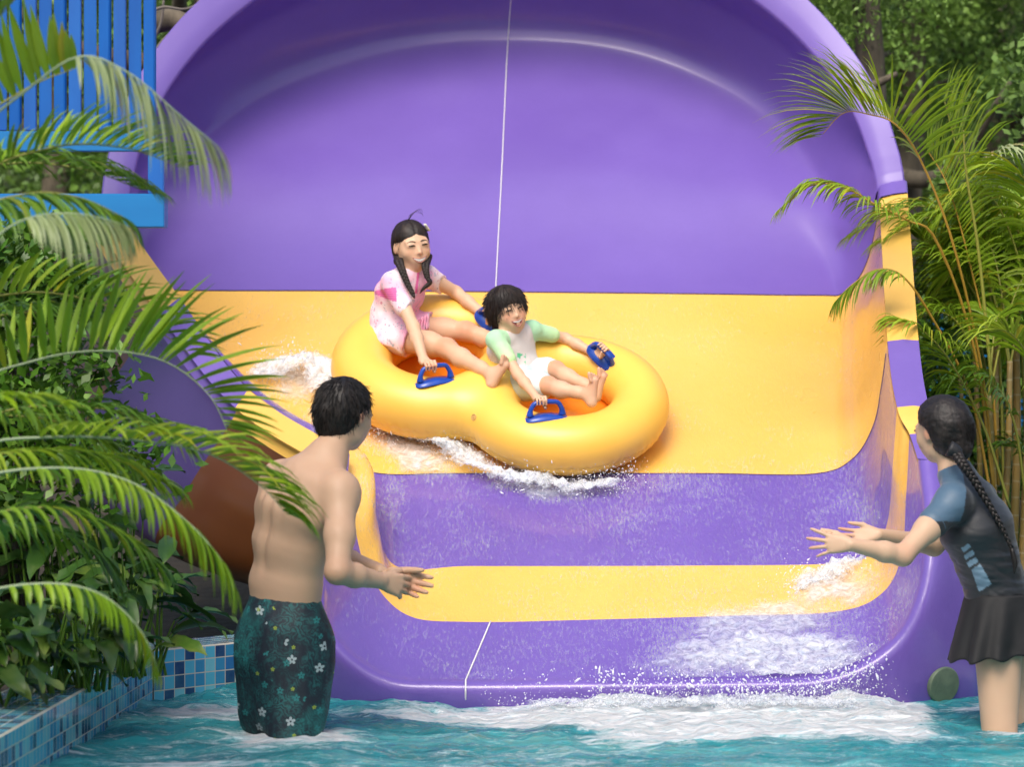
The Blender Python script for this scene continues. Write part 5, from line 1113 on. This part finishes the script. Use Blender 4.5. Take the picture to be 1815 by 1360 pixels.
def frond(par, pts, nl=34, L=.42, wd=.017, mat=None, rach=None, lift=.25, droop=.5, start=.22, side=(1, 1), a0=68, a1=22, jit=.08, tint=.2, rr=.006, name='frond', upv=V(0, 0, 1)):
    c = catmull(np.array(pts), 90); T = np.gradient(c, axis=0); T /= np.linalg.norm(T, axis=1)[:, None]
    mb = MB(); tube(mb, c[::3], list(np.linspace(rr, rr * .2, 30)), 5, m=1)
    segs = 5
    for k in range(nl):
        t = start + (1 - start) * (k + .5) / nl
        for s_, on in ((1, side[0]), (-1, side[1])):
            if not on or random.random() < .03: continue
            i = min(88, int((t + random.uniform(-.3, .3) / nl) * 89)); p = c[i]; tg = T[i]; S_ = np.cross(tg, upv); S_ = norm(S_ + 1e-6) * s_; N = norm(np.cross(S_, tg) * s_)
            u = (t - start) / (1 - start); l = L * (math.sin(math.pi * (.12 + .80 * u)) ** .7) * random.uniform(.85, 1.1); a = math.radians(a0 + (a1 - a0) * u + random.gauss(0, 4))
            d = norm(tg * math.cos(a) + S_ * math.sin(a) + N * (lift + random.gauss(0, jit))); q = p.copy(); row = []; wdir = norm(np.cross(d, N)); Wd = wd * random.uniform(.85, 1.15)
            tn_ = 1 + random.uniform(-tint, tint); yel = random.random(); col = (tn_ * (1 + .5 * (yel > .93)), tn_, tn_ * .9)
            for g in range(segs + 1):
                w_ = Wd * (.35, .9, 1, .85, .5, .04)[g] * .5; row.append((q - wdir * w_ + N * w_ * .5, q.copy(), q + wdir * w_ + N * w_ * .5))
                d = norm(d + V(0, 0, -1) * droop * (.10 + .16 * g)); q = q + d * l / segs; N = norm(N - d * N.dot(d)); wdir = norm(np.cross(d, N))
            vs = [x for r in row for x in r]; fs = []
            for g in range(segs): b = g * 3; fs += [[b, b + 1, b + 4, b + 3], [b + 1, b + 2, b + 5, b + 4]]
            mb.add(vs, fs, col)
    return mb.build(name, [mat or PALM, rach or RACH], par, cols=True)
def pp(*l): return [nv(P(*q)) for q in l]
def stem(par, pts, r0, r1, name='stem', mat=None):
    mb = MB(); tube(mb, pts, list(np.linspace(r0, r1, len(pts))), 10, res=24); return mb.build(name, mat or CANE, par)
G1 = 'feather palms leaning in from the left'
# -- left, nearest palm (upper)
pa = empty('areca_palm', (-2.05, 10.2, .0), 'feather palm at the left edge with pale arching fronds over the blue slats', 'palm', G1)
stem(pa, [V(-2.05, 10.2, -.05), V(-2.0, 10.2, 1.0), V(-1.95, 10.2, 1.7)], .035, .022)
frond(pa, pp((-260, 420, 10.1), (-90, 270, 10.0), (40, 165, 9.95), (140, 100, 9.9), (230, 130, 9.9), (320, 205, 9.9), (400, 270, 9.9)), 36, .30, .013, PALMW, RACHG, lift=-.35, droop=.9, start=.50, a0=70, a1=20)
frond(pa, pp((-260, 380, 10.3), (-60, 225, 10.3), (60, 150, 10.3), (140, 118, 10.3)), 16, .26, .030, PALMY, RACH, lift=1.3, droop=-.05, start=.35, side=(1, 0), a0=80, a1=60)
frond(pa, pp((-240, 560, 10.5), (-60, 330, 10.5), (90, 262, 10.5), (220, 262, 10.6), (330, 300, 10.7)), 40, .24, .018, PALM, RACH, lift=.7, droop=.25, start=.25)
frond(pa, pp((-260, 620, 10.2), (-80, 400, 10.2), (40, 345, 10.2), (140, 350, 10.2), (230, 390, 10.2)), 36, .26, .016, PALMD, RACH, lift=-.2, droop=.7, start=.25)
frond(pa, pp((-240, 560, 10.9), (-80, 330, 10.9), (20, 290, 10.9), (150, 300, 10.9), (260, 340, 10.9)), 36, .30, .018, PALMD, RACH, lift=.35, droop=.5, start=.2)
frond(pa, pp((-200, 600, 10.0), (-60, 470, 10.0), (30, 395, 10.0), (130, 378, 10.0), (230, 400, 10.0)), 40, .20, .012, PALMW, RACHG, lift=-.6, droop=.9, start=.55)
frond(pa, pp((-180, 500, 9.8), (-70, 180, 9.8), (-30, 60, 9.8), (20, 10, 9.8)), 14, .25, .03, PALMY, RACH, lift=.4, droop=.1, start=.3)
# -- left, middle palm
pb_ = empty('areca_palm', (-1.95, 10.9, .0), 'feather palm at the left with upright combed leaflets in front of the orange hull', 'palm', G1)
stem(pb_, [V(-1.95, 10.9, -.05), V(-1.9, 10.9, .6), V(-1.85, 10.9, 1.1)], .032, .02)
frond(pb_, pp((-260, 900, 10.8), (-80, 700, 10.8), (60, 640, 10.8), (180, 622, 10.8), (290, 640, 10.8), (370, 700, 10.8), (410, 780, 10.8)), 26, .34, .026, PALM, RACHG, lift=1.3, droop=.10, start=.22, a0=78, a1=25)
frond(pb_, pp((-240, 940, 10.5), (-60, 800, 10.5), (100, 775, 10.5), (250, 782, 10.5), (370, 805, 10.5), (460, 860, 10.5), (510, 915, 10.5)), 32, .29, .026, PALMY, RACHG, lift=.55, droop=.45, start=.3, a0=62, a1=20)
frond(pb_, pp((-260, 700, 11.2), (-100, 560, 11.2), (30, 520, 11.2), (150, 530, 11.2), (270, 580, 11.2), (350, 640, 11.2)), 24, .28, .024, PALMY, RACH, lift=.8, droop=.2, start=.2)
frond(pb_, pp((-260, 820, 11.3), (-100, 620, 11.3), (0, 560, 11.3), (120, 560, 11.3), (230, 590, 11.3)), 34, .30, .017, PALMD, RACH, lift=.3, droop=.5, start=.2)
frond(pb_, pp((-200, 760, 9.9), (-60, 705, 9.9), (40, 705, 9.9), (110, 715, 9.9)), 16, .14, .03, PALMY, RACH, lift=.1, droop=.2, start=.3)
frond(pb_, pp((-200, 860, 10.9), (-20, 740, 10.9), (120, 720, 10.9), (240, 740, 10.9), (330, 790, 10.9)), 36, .26, .016, PALMD, RACH, lift=.2, droop=.6, start=.2)
# -- left, lower palm
pc = empty('areca_palm', (-1.9, 10.4, .0), 'low feather palm at the left drooping yellow tipped fronds over the tiled wall', 'palm', G1)
stem(pc, [V(-1.9, 10.4, -.05), V(-1.88, 10.4, .3), V(-1.85, 10.4, .6)], .03, .02)
frond(pc, pp((-240, 1000, 10.3), (-60, 860, 10.3), (90, 830, 10.3), (220, 850, 10.3), (320, 915, 10.3), (390, 990, 10.3), (420, 1050, 10.3)), 46, .20, .018, PALM, RACHG, lift=-.15, droop=.8, start=.3)
frond(pc, pp((-240, 1150, 10.1), (-60, 1060, 10.1), (80, 1035, 10.1), (180, 1055, 10.1), (250, 1120, 10.1), (285, 1200, 10.1)), 32, .13, .017, PALM, RACHG, lift=-.3, droop=1.0, start=.3)
frond(pc, pp((-240, 1060, 10.6), (-80, 940, 10.6), (60, 900, 10.6), (190, 930, 10.6), (290, 1010, 10.6)), 38, .26, .018, PALMD, RACH, lift=.1, droop=.7, start=.2)
frond(pc, pp((-240, 960, 10.7), (-80, 830, 10.7), (60, 800, 10.7), (190, 810, 10.7), (300, 860, 10.7)), 38, .28, .018, PALMY, RACH, lift=.1, droop=.6, start=.2)
frond(pc, pp((-240, 1100, 10.9), (-80, 960, 10.9), (40, 930, 10.9), (140, 960, 10.9), (200, 1020, 10.9)), 34, .26, .018, PALMD, RACH, lift=.1, droop=.7, start=.2)
frond(pc, pp((-240, 900, 11.1), (-60, 760, 11.1), (60, 740, 11.1), (170, 780, 11.1), (260, 850, 11.1)), 34, .28, .018, PALM, RACH, lift=.2, droop=.6, start=.2)
# -- right clump
pr = empty('areca_palm', (2.05, 15.1, .0), 'tall clumping feather palm with yellow canes right of the slide', 'palm')
for bx, by, tx, ty, D_, r_ in ((1752, 1010, 1765, 600, 15.2, .022), (1772, 1010, 1790, 640, 15.0, .020), (1795, 1010, 1800, 560, 15.3, .024), (1735, 1000, 1728, 640, 15.3, .016), (1812, 1010, 1822, 520, 15.1, .022), (1760, 1000, 1752, 700, 14.9, .018), (1840, 1010, 1850, 560, 15.2, .022), (1722, 1000, 1700, 660, 15.5, .014)):
    stem(pr, [nv(P(bx, 1150, D_)), nv(P(bx, by, D_)), nv(P((bx + tx) / 2 + 5, (by + ty) / 2, D_)), nv(P(tx, ty, D_))], r_, r_ * .62)
F_R = [([(1765, 900, 14.9), (1742, 669, 14.8), (1691, 437, 14.6), (1634, 288, 14.5), (1588, 221, 14.4), (1542, 203, 14.4), (1495, 200, 14.4), (1452, 245, 14.4)], 58, .46, .013, PALMY, RACHO, .75, .30, .42),
       ([(1765, 900, 14.9), (1727, 618, 14.7), (1660, 427, 14.5), (1609, 391, 14.4), (1547, 360, 14.3), (1495, 331, 14.3), (1440, 328, 14.3), (1385, 370, 14.3)], 50, .24, .011, PALM, RACHO, .15, .7, .42),
       ([(1760, 900, 14.8), (1720, 700, 14.7), (1650, 560, 14.5), (1600, 490, 14.4), (1555, 478, 14.4), (1510, 505, 14.4), (1480, 535, 14.4)], 34, .19, .011, PALM, RACHO, -.1, .9, .5),
       ([(1780, 900, 15.2), (1770, 600, 15.2), (1745, 420, 15.2), (1740, 320, 15.1), (1775, 265, 15.0), (1830, 250, 15.0)], 36, .24, .012, PALMW, RACH, -.1, .7, .5),
       ([(1790, 860, 15.4), (1760, 560, 15.3), (1735, 420, 15.3), (1700, 280, 15.3), (1672, 170, 15.3)], 50, .44, .013, PALMY, RACH, .45, .35, .35),
       ([(1830, 860, 14.9), (1850, 600, 14.8), (1850, 420, 14.8), (1820, 320, 14.7), (1760, 300, 14.7)], 44, .36, .015, PALMY, RACH, .2, .55, .35),
       ([(1790, 900, 14.7), (1745, 760, 14.6), (1690, 650, 14.5), (1640, 590, 14.4), (1590, 565, 14.4)], 44, .27, .012, PALM, RACH, .1, .7, .3),
       ([(1850, 900, 14.5), (1850, 760, 14.4), (1830, 650, 14.4), (1790, 590, 14.3), (1750, 590, 14.3)], 38, .30, .015, PALMY, RACH, .3, .55, .3),
       ([(1780, 860, 15.6), (1740, 620, 15.5), (1700, 500, 15.5), (1660, 440, 15.4), (1620, 420, 15.4)], 40, .30, .013, PALM, RACH, .5, .4, .3),
       ([(1800, 900, 15.6), (1780, 700, 15.6), (1720, 560, 15.5), (1660, 520, 15.5), (1610, 530, 15.5)], 40, .30, .014, PALMD, RACH, .3, .6, .3),
       ([(1800, 900, 15.8), (1800, 700, 15.8), (1760, 600, 15.8), (1700, 600, 15.8), (1650, 650, 15.8)], 40, .32, .015, PALMD, RACH, .2, .7, .25),
       ([(1820, 860, 15.5), (1810, 600, 15.5), (1790, 450, 15.5), (1750, 380, 15.5), (1690, 360, 15.5)], 44, .34, .014, PALM, RACH, .4, .4, .3),
       ([(1850, 860, 15.7), (1860, 620, 15.7), (1840, 450, 15.7), (1800, 360, 15.7), (1730, 370, 15.7)], 40, .36, .015, PALMD, RACH, .4, .4, .3),
       ([(1820, 900, 14.8), (1800, 760, 14.7), (1770, 690, 14.7), (1730, 660, 14.7), (1680, 680, 14.7)], 36, .26, .013, PALMD, RACH, .1, .7, .3),
       ([(1850, 980, 14.9), (1840, 860, 14.9), (1810, 800, 14.9), (1770, 790, 14.9)], 26, .22, .013, PALMD, RACH, .2, .6, .2),
       ([(1770, 860, 15.0), (1755, 640, 15.0), (1720, 470, 15.0), (1680, 330, 15.0), (1640, 260, 15.0)], 44, .30, .012, PALM, RACHO, .7, .3, .4)]
for pts_, nl, L_, w_, mt_, rc_, lf_, dr_, st_ in F_R: frond(pr, pp(*pts_), nl, L_, w_, mt_, rc_, lift=lf_, droop=dr_, start=st_, rr=.0075)
rs = random.Random(9)
for tx, ty, D_, m_ in ((1765, 600, 15.2, PALM), (1790, 640, 15.0, PALMY), (1800, 560, 15.3, PALM), (1728, 640, 15.3, PALM), (1822, 520, 15.1, PALMY), (1752, 700, 14.9, PALM), (1850, 560, 15.2, PALMY)):
    for k in range(3):
        a = rs.uniform(0, 6.28); R_ = rs.uniform(.25, .5); b0 = nv(P(tx, ty, D_)) - V(0, 0, .03); dx, dy = math.cos(a) * R_, abs(math.sin(a)) * R_ * .6 - .05; h_ = rs.uniform(.35, .6)
        frond(pr, [b0, b0 + V(dx * .25, dy * .25, h_ * .55), b0 + V(dx * .6, dy * .6, h_ * .95), b0 + V(dx * 1.05, dy, h_), b0 + V(dx * 1.5, dy * 1.4, h_ * .75)], 34, .28, .013, m_, RACH, lift=.25, droop=.55, start=.28, rr=.0065)
mb = MB(); tube(mb, pp((1760, 700, 14.6), (1735, 450, 14.55), (1712, 300, 14.5), (1708, 230, 14.5)), [.009, .007, .005, .002], 6, res=20); mb.build('spear_leaf', RACH, pr)
# -- broad leaved plants over the wall
def blade(mb, base, d, L, W, droop, col, roll=0, fold=.35, segs=7):
    q = nv(base).copy(); d = norm(d); N = norm(np.cross(np.cross(d, V(0, 0, 1)), d) + 1e-6); N = rot_ax(N, d, roll); rows = []
    for g in range(segs + 1):
        t = g / segs; w_ = W * .5 * (math.sin(math.pi * min(1, t ** .8 * .97 + .03)) ** .8); wd_ = norm(np.cross(d, N)); wav = .10 * W * math.sin(g * 2.3 + roll * 5)
        rows.append((q - wd_ * w_ + N * (w_ * fold + wav), q - wd_ * w_ * .5 + N * w_ * fold * .35, q.copy(), q + wd_ * w_ * .5 + N * w_ * fold * .35, q + wd_ * w_ + N * (w_ * fold - wav)))
        q = q + d * L / segs; d = norm(d + V(0, 0, -1) * droop * .22); N = norm(N - d * N.dot(d))
    vs = [x for r in rows for x in r]; fs = [[g * 5 + i, g * 5 + i + 1, g * 5 + i + 6, g * 5 + i + 5] for g in range(segs) for i in range(4)]; mb.add(vs, fs, col)
def broad_plant(px, py, D, n, L, label, hgt=.35, W=.075):
    b = nv(P(px, py, D)); b[2] = .15; e = empty('broad_leaf_plant', tuple(b), label, 'plant', 'broad leaved plants behind the tiled wall')
    mb = MB(); ml = MB()
    for i in range(n):
        a = random.uniform(0, 2 * math.pi); h_ = hgt * random.uniform(.25, 1.1); st = b + V(random.gauss(0, .05), random.gauss(0, .05), 0); tp = st + V(math.cos(a) * .07, math.sin(a) * .07, h_)
        tube(ml, [st, (st + tp) / 2 + V(0, 0, .02), tp], [.006, .005, .003], 5, res=6)
        g = random.random(); col = (1, 1, 1) if g < .6 else ((1.8, 1.6, 1.2) if g < .85 else (.6, .7, .6))
        blade(mb, tp, V(math.cos(a), math.sin(a) * .8 - .3, random.uniform(-.1, .7)), L * random.uniform(.7, 1.15), W * random.uniform(.8, 1.2), random.uniform(.5, 1.4), col, random.uniform(-.5, .5))
    mb.build('foliage', BROAD, e, cols=True); ml.build('stem', PALMD, e, cols=True)
broad_plant(235, 1080, 12.6, 34, .26, 'dark broad leaved plant nearest the corner of the tiled wall', .42)
broad_plant(140, 1100, 12.1, 34, .21, 'broad leaved plant second from the corner of the tiled wall', .34)
broad_plant(50, 1110, 11.9, 34, .20, 'broad leaved plant third from the corner of the tiled wall', .30)
broad_plant(-50, 1130, 11.5, 30, .19, 'broad leaved plant at the left edge hanging over the tiled wall', .28)
broad_plant(200, 980, 13.2, 36, .27, 'tall dark broad leaved plant under the orange hull', .62)
broad_plant(90, 1020, 12.8, 36, .27, 'tall broad leaved plant behind the low palm', .60)
def leafcloud(n, c, r, size, clumps, elong=1.8, seed=0, shell=.55, flat=.75):
    """little pointed leaves gathered in clumps through an ellipsoid"""
    rg = np.random.default_rng(seed); c = nv(c); r = np.array(r, float)  # noqa
    cc = rg.standard_normal((clumps, 3)); cc /= np.linalg.norm(cc, axis=1)[:, None]; cc *= (shell + (1 - shell) * rg.random((clumps, 1))); cl_r = rg.uniform(.12, .26, clumps)
    k = rg.integers(0, clumps, n); o = np.clip(rg.standard_normal((n, 3)), -1.7, 1.7); p = c + r * (cc[k] + o * cl_r[k][:, None] * .6)
    d = rg.standard_normal((n, 3)) + V(0, 0, -.2); d /= np.linalg.norm(d, axis=1)[:, None]; w_ = np.cross(d, rg.standard_normal((n, 3)) * .6 + V(0, 0, 1)); w_ /= np.linalg.norm(w_, axis=1)[:, None]
    s = size * rg.uniform(.6, 1.3, (n, 1)); a = p; b = p + d * s * .5 + w_ * s * .5 / elong; t = p + d * s; e = p + d * s * .5 - w_ * s * .5 / elong
    v = np.stack([a, b, t, e], 1).reshape(-1, 3); f = (np.arange(n)[:, None] * 4 + np.arange(4)).tolist()
    br = rg.uniform(.7, 1.35, (clumps, 1))[k] * rg.uniform(.75, 1.3, (n, 1)); col = np.clip(np.repeat(br * np.ones((1, 3)), 4, 0), .3, 2.2)
    return v, f, col
def shrub(px, py, D, r, n, size, label, mat, group, name='leafy_shrub', seed=1):
    b = nv(P(px, py, D)); gb = b.copy(); gb[2] = 0; e = empty(name, tuple(gb), label, 'shrub', group)
    v, f, col = leafcloud(n, b, r, size, 60, seed=seed, shell=.3); obj('foliage', v, f, mat, e, cols=col, smooth=False)
    mb = MB()
    for k in range(6): tube(mb, [gb + V(0, 0, -.05), gb * .4 + b * .6 + RNG.standard_normal(3) * .05, b + RNG.standard_normal(3) * np.array(r) * .45], [.02, .014, .005], 6, res=10)
    mb.build('branch', BARK, e)
gs = 'leafy shrubs in the planting'
shrub(20, 500, 13.1, (.45, .4, .26), 2600, .055, 'round leaved shrub behind the palms under the blue beam', SHRUB, gs, seed=3)
shrub(20, 800, 12.9, (.55, .5, .5), 4200, .055, 'leafy shrub deep between the left palms', SHRUB, gs, seed=4)
shrub(1790, 960, 15.6, (.32, .3, .42), 2500, .05, 'low leafy shrub at the foot of the canes behind the woman', SHRUB, gs, seed=5)
shrub(1730, 640, 16.9, (.45, .4, .85), 6000, .05, 'dark leafy shrub filling in behind the yellow canes', SHRUB, gs, seed=6)
shrub(1880, 500, 17.2, (.7, .5, 1.1), 7000, .06, 'tall leafy shrub behind the right palm at the frame edge', TREE, gs, seed=7)
# -- trees behind
def tree(x, y, h, cr, cz, n, size, label, mat, seed, lean=0, group='trees behind the slide'):
    n = int(n * 1.8); size *= .62
    z0 = -.02 + max(0, y - 16) * .13 - .1
    e = empty('broadleaf_tree', (x, y, z0), label, 'tree', group); rg = np.random.default_rng(seed); B = V(x, y, z0); top = V(x + lean, y, z0 + h)
    mb = MB(); tube(mb, [B, B * .6 + top * .4 + V(.15, 0, 0), B * .25 + top * .75, top], [.10, .08, .06, .03], 10, res=20)
    for k in range(11):
        t = rg.uniform(.3, .95); s = B * (1 - t) + top * t; a = rg.uniform(0, 6.28); l = rg.uniform(.5, 1) * cr[0]
        m_ = s + V(math.cos(a), math.sin(a), .35) * l * .5; tube(mb, [s, m_ + rg.standard_normal(3) * .12, s + V(math.cos(a), math.sin(a), .45) * l], [.07, .045, .012], 6, res=10)
    mb.build('trunk', BARK, e)
    v, f, col = leafcloud(n, V(x + lean * .8, y, cz), cr, size, 90, seed=seed, shell=.35); obj('crown', v, f, mat, e, cols=col, smooth=False)
def at(px, D): return (px - CXP) / F * D
for px, D, hz, cr, cz, n, size, lab, mt_, sd_, ln in (
    (1560, 20.5, 5.6, (1.15, .9, 1.0), 3.35, 11000, .075, 'tree with small glossy leaves reaching over the right of the slide rim', TREE2, 31, .1),
    (1790, 22.0, 6.0, (1.2, 1, 1.3), 3.5, 12000, .08, 'broad dark tree at the top right corner', TREE, 32, 0),
    (1420, 25.0, 7.0, (1.7, 1, 1.6), 4.0, 12000, .09, 'dark tree showing just above the slide rim', TREE, 33, 0),
    (1650, 28.0, 6.5, (2.0, 1.2, 2.2), 3.4, 16000, .10, 'bushy mid green tree standing behind the right palm fronds', TREE, 34, 0),
    (1860, 27.0, 6.0, (1.4, 1.2, 1.5), 3.1, 9000, .09, 'paler green tree half cut off by the right edge', TREE2, 35, 0),
    (330, 19.0, 5.4, (1.2, .8, .9), 3.5, 6000, .08, 'tree behind the blue slats at the top left', TREE, 36, 0),
    (1480, 17.8, 5.2, (.6, .5, .55), 3.25, 4500, .055, 'nearest tree spray of fine leaves just beyond the right of the rim', TREE2, 38, .1),
    (1740, 24.0, 6.5, (1.2, .9, 1.0), 2.8, 8000, .085, 'light green tree between the rim and the top right corner', TREE2, 39, 0),
    (60, 21.0, 5.5, (1.6, .9, 1.6), 2.8, 7000, .09, 'dark tree seen between the blue slats', TREE, 37, 0)):
    tree(at(px, D), D, hz, cr, cz, n, size, lab, mt_, sd_, ln)
# far wood reads as one mass
rg = np.random.default_rng(77); V_ = []; F_ = []; Cc = []; b = 0
for i in range(48):
    px = -1250 + i * 90; D = rg.uniform(33, 44); c = V(at(px, D), D, rg.uniform(2.2, 5.0) + (D - 33) * .13); v, f, col = leafcloud(2600, c, (2.0, 1.2, 2.6), .16, 40, seed=100 + i, shell=.2)
    V_.append(v); Cc.append(col * rg.uniform(.7, 1.5)); F_ += [[q + b for q in t] for t in f]; b += len(v)
for i in range(24):      # unseen leaf clumps added beside and behind the camera to cut ambient light
    a = math.radians(-40 + i * 260 / 23 + 0); R_ = rg.uniform(15, 19); c = V(math.cos(a + math.pi) * R_, 7 - abs(1) * 0 + math.sin(a + math.pi) * R_, 0)
    if c[1] > 12 and abs(c[0]) < 9: continue
    for zz, rz in ((1.6, 2.2), (4.6, 2.4)):
        v, f, col = leafcloud(700, c + V(0, 0, zz), (2.4, 2.4, rz), .42, 30, seed=300 + i * 3 + int(zz), shell=.1)
        V_.append(v); Cc.append(col); F_ += [[q + b for q in t] for t in f]; b += len(v)
wd_o = obj('far_wood_and_shade_ring', np.concatenate(V_), F_, TREE2, cols=np.concatenate(Cc), smooth=False); wd_o['kind'] = 'stuff'
# bare twigs in the top left corner
tw = empty('bare_branch', tuple(P(300, 60, 16.5)), 'bare grey branches and a fallen limb beside the slats at the top left', 'branches')
mb = MB()
tube(mb, pp((262, 45, 16.4), (300, 34, 16.4), (335, 40, 16.4), (385, 5, 16.4)), [.05, .055, .05, .03], 10, res=24); mb.build('limb', BARK, tw)
mb = MB()
for l in (((270, 95, 16.2), (300, 60, 16.2), (345, 30, 16.2), (380, 0, 16.2), (400, -20, 16.2)), ((272, 70, 16.3), (285, 40, 16.3), (290, 0, 16.3)), ((255, 25, 16.2), (290, 12, 16.2), (330, 15, 16.2), (370, -5, 16.2)), ((350, 28, 16.2), (352, 5, 16.2), (362, -20, 16.2))):
    tube(mb, pp(*l), [.009, .008, .006, .005, .003][:len(l)], 6, res=20)
mb.build('twig', simple('grey_twig', (.14, .12, .10), .8), tw)
# ---------------------------------------------------------------- blue slatted railing
mbl = M('blue_paint'); mbl.base(mbl.ramp(mbl.noise(5, 5, co=mbl.coord(scale=(1, 1, .3))), [(.3, (.004, .085, .36)), (.7, (.006, .13, .48))])); mbl.set(rough=.4); mbl.bump(mbl.noise(40, 4, co=mbl.coord(scale=(1, 1, .1))), .15, .004)
mbl2 = M('light_blue_paint'); mbl2.base(mbl2.ramp(mbl2.noise(5, 5, co=mbl2.coord(scale=(.3, 1, 1))), [(.3, (.004, .15, .42)), (.7, (.008, .20, .50))])); mbl2.set(rough=.4)
DF = 14.3; fe = empty('slatted_railing', tuple(P(100, 403, DF)), 'tall blue painted slatted railing on a light blue beam at the top left', 'railing')
def wbox(name, px0, py0, px1, py1, D, th, mat, par, bev=.004):
    a, b = nv(P(px0, py0, D)), nv(P(px1, py1, D)); c = (a + b) / 2 + V(0, th / 2, 0); mb = MB(); box(mb, c, (abs(b[0] - a[0]), th, abs(b[2] - a[2])), bev=bev); return mb.build(name, mat, par, smooth=False)
wbox('beam', -420, 343, 291, 403, DF, .16, mbl2.m, fe); wbox('rail', -420, 232, 276, 268, DF + .02, .06, mbl2.m, fe)
wbox('post', 262, 268, 290, 343, DF + .03, .06, mbl.m, fe); wbox('post', -100, 268, -70, 343, DF + .03, .06, mbl.m, fe)
for i in range(22):
    x0 = 254 - i * 26.5; a_, b_ = nv(P(x0, -420, DF + .03)), nv(P(x0 + 22, 231, DF + .03)); c = (a_ + b_) / 2 + V(0, .016, 0); t = math.radians((-24, 12, -6)[i % 3]); mb = MB(); box(mb, c, (abs(b_[0] - a_[0]), .022, abs(b_[2] - a_[2])), rot=[[math.cos(t), -math.sin(t), 0], [math.sin(t), math.cos(t), 0], [0, 0, 1]], bev=.003); mb.build('slat', mbl.m, fe, smooth=False)
wbox('rail', -420, -440, 280, -421, DF + .02, .06, mbl2.m, fe)
# wide post carrying the beam, hidden low among the leaves
for px in (-60, -330): wbox('support_post', px, 404, px + 45, 1250, DF + .04, .1, mbl.m, fe)
# little blue panels far behind the canes
f2 = empty('blue_panel_fence', tuple(P(1760, 900, 18.5)), 'light blue panel fence glimpsed through the right palm', 'fence')
for i in range(6): wbox('panel', 1640 + i * 52, 560, 1688 + i * 52, 760, 18.5, .03, mbl2.m, f2)
wbox('rail', 1636, 548, 1960, 559, 18.48, .05, mbl.m, f2)
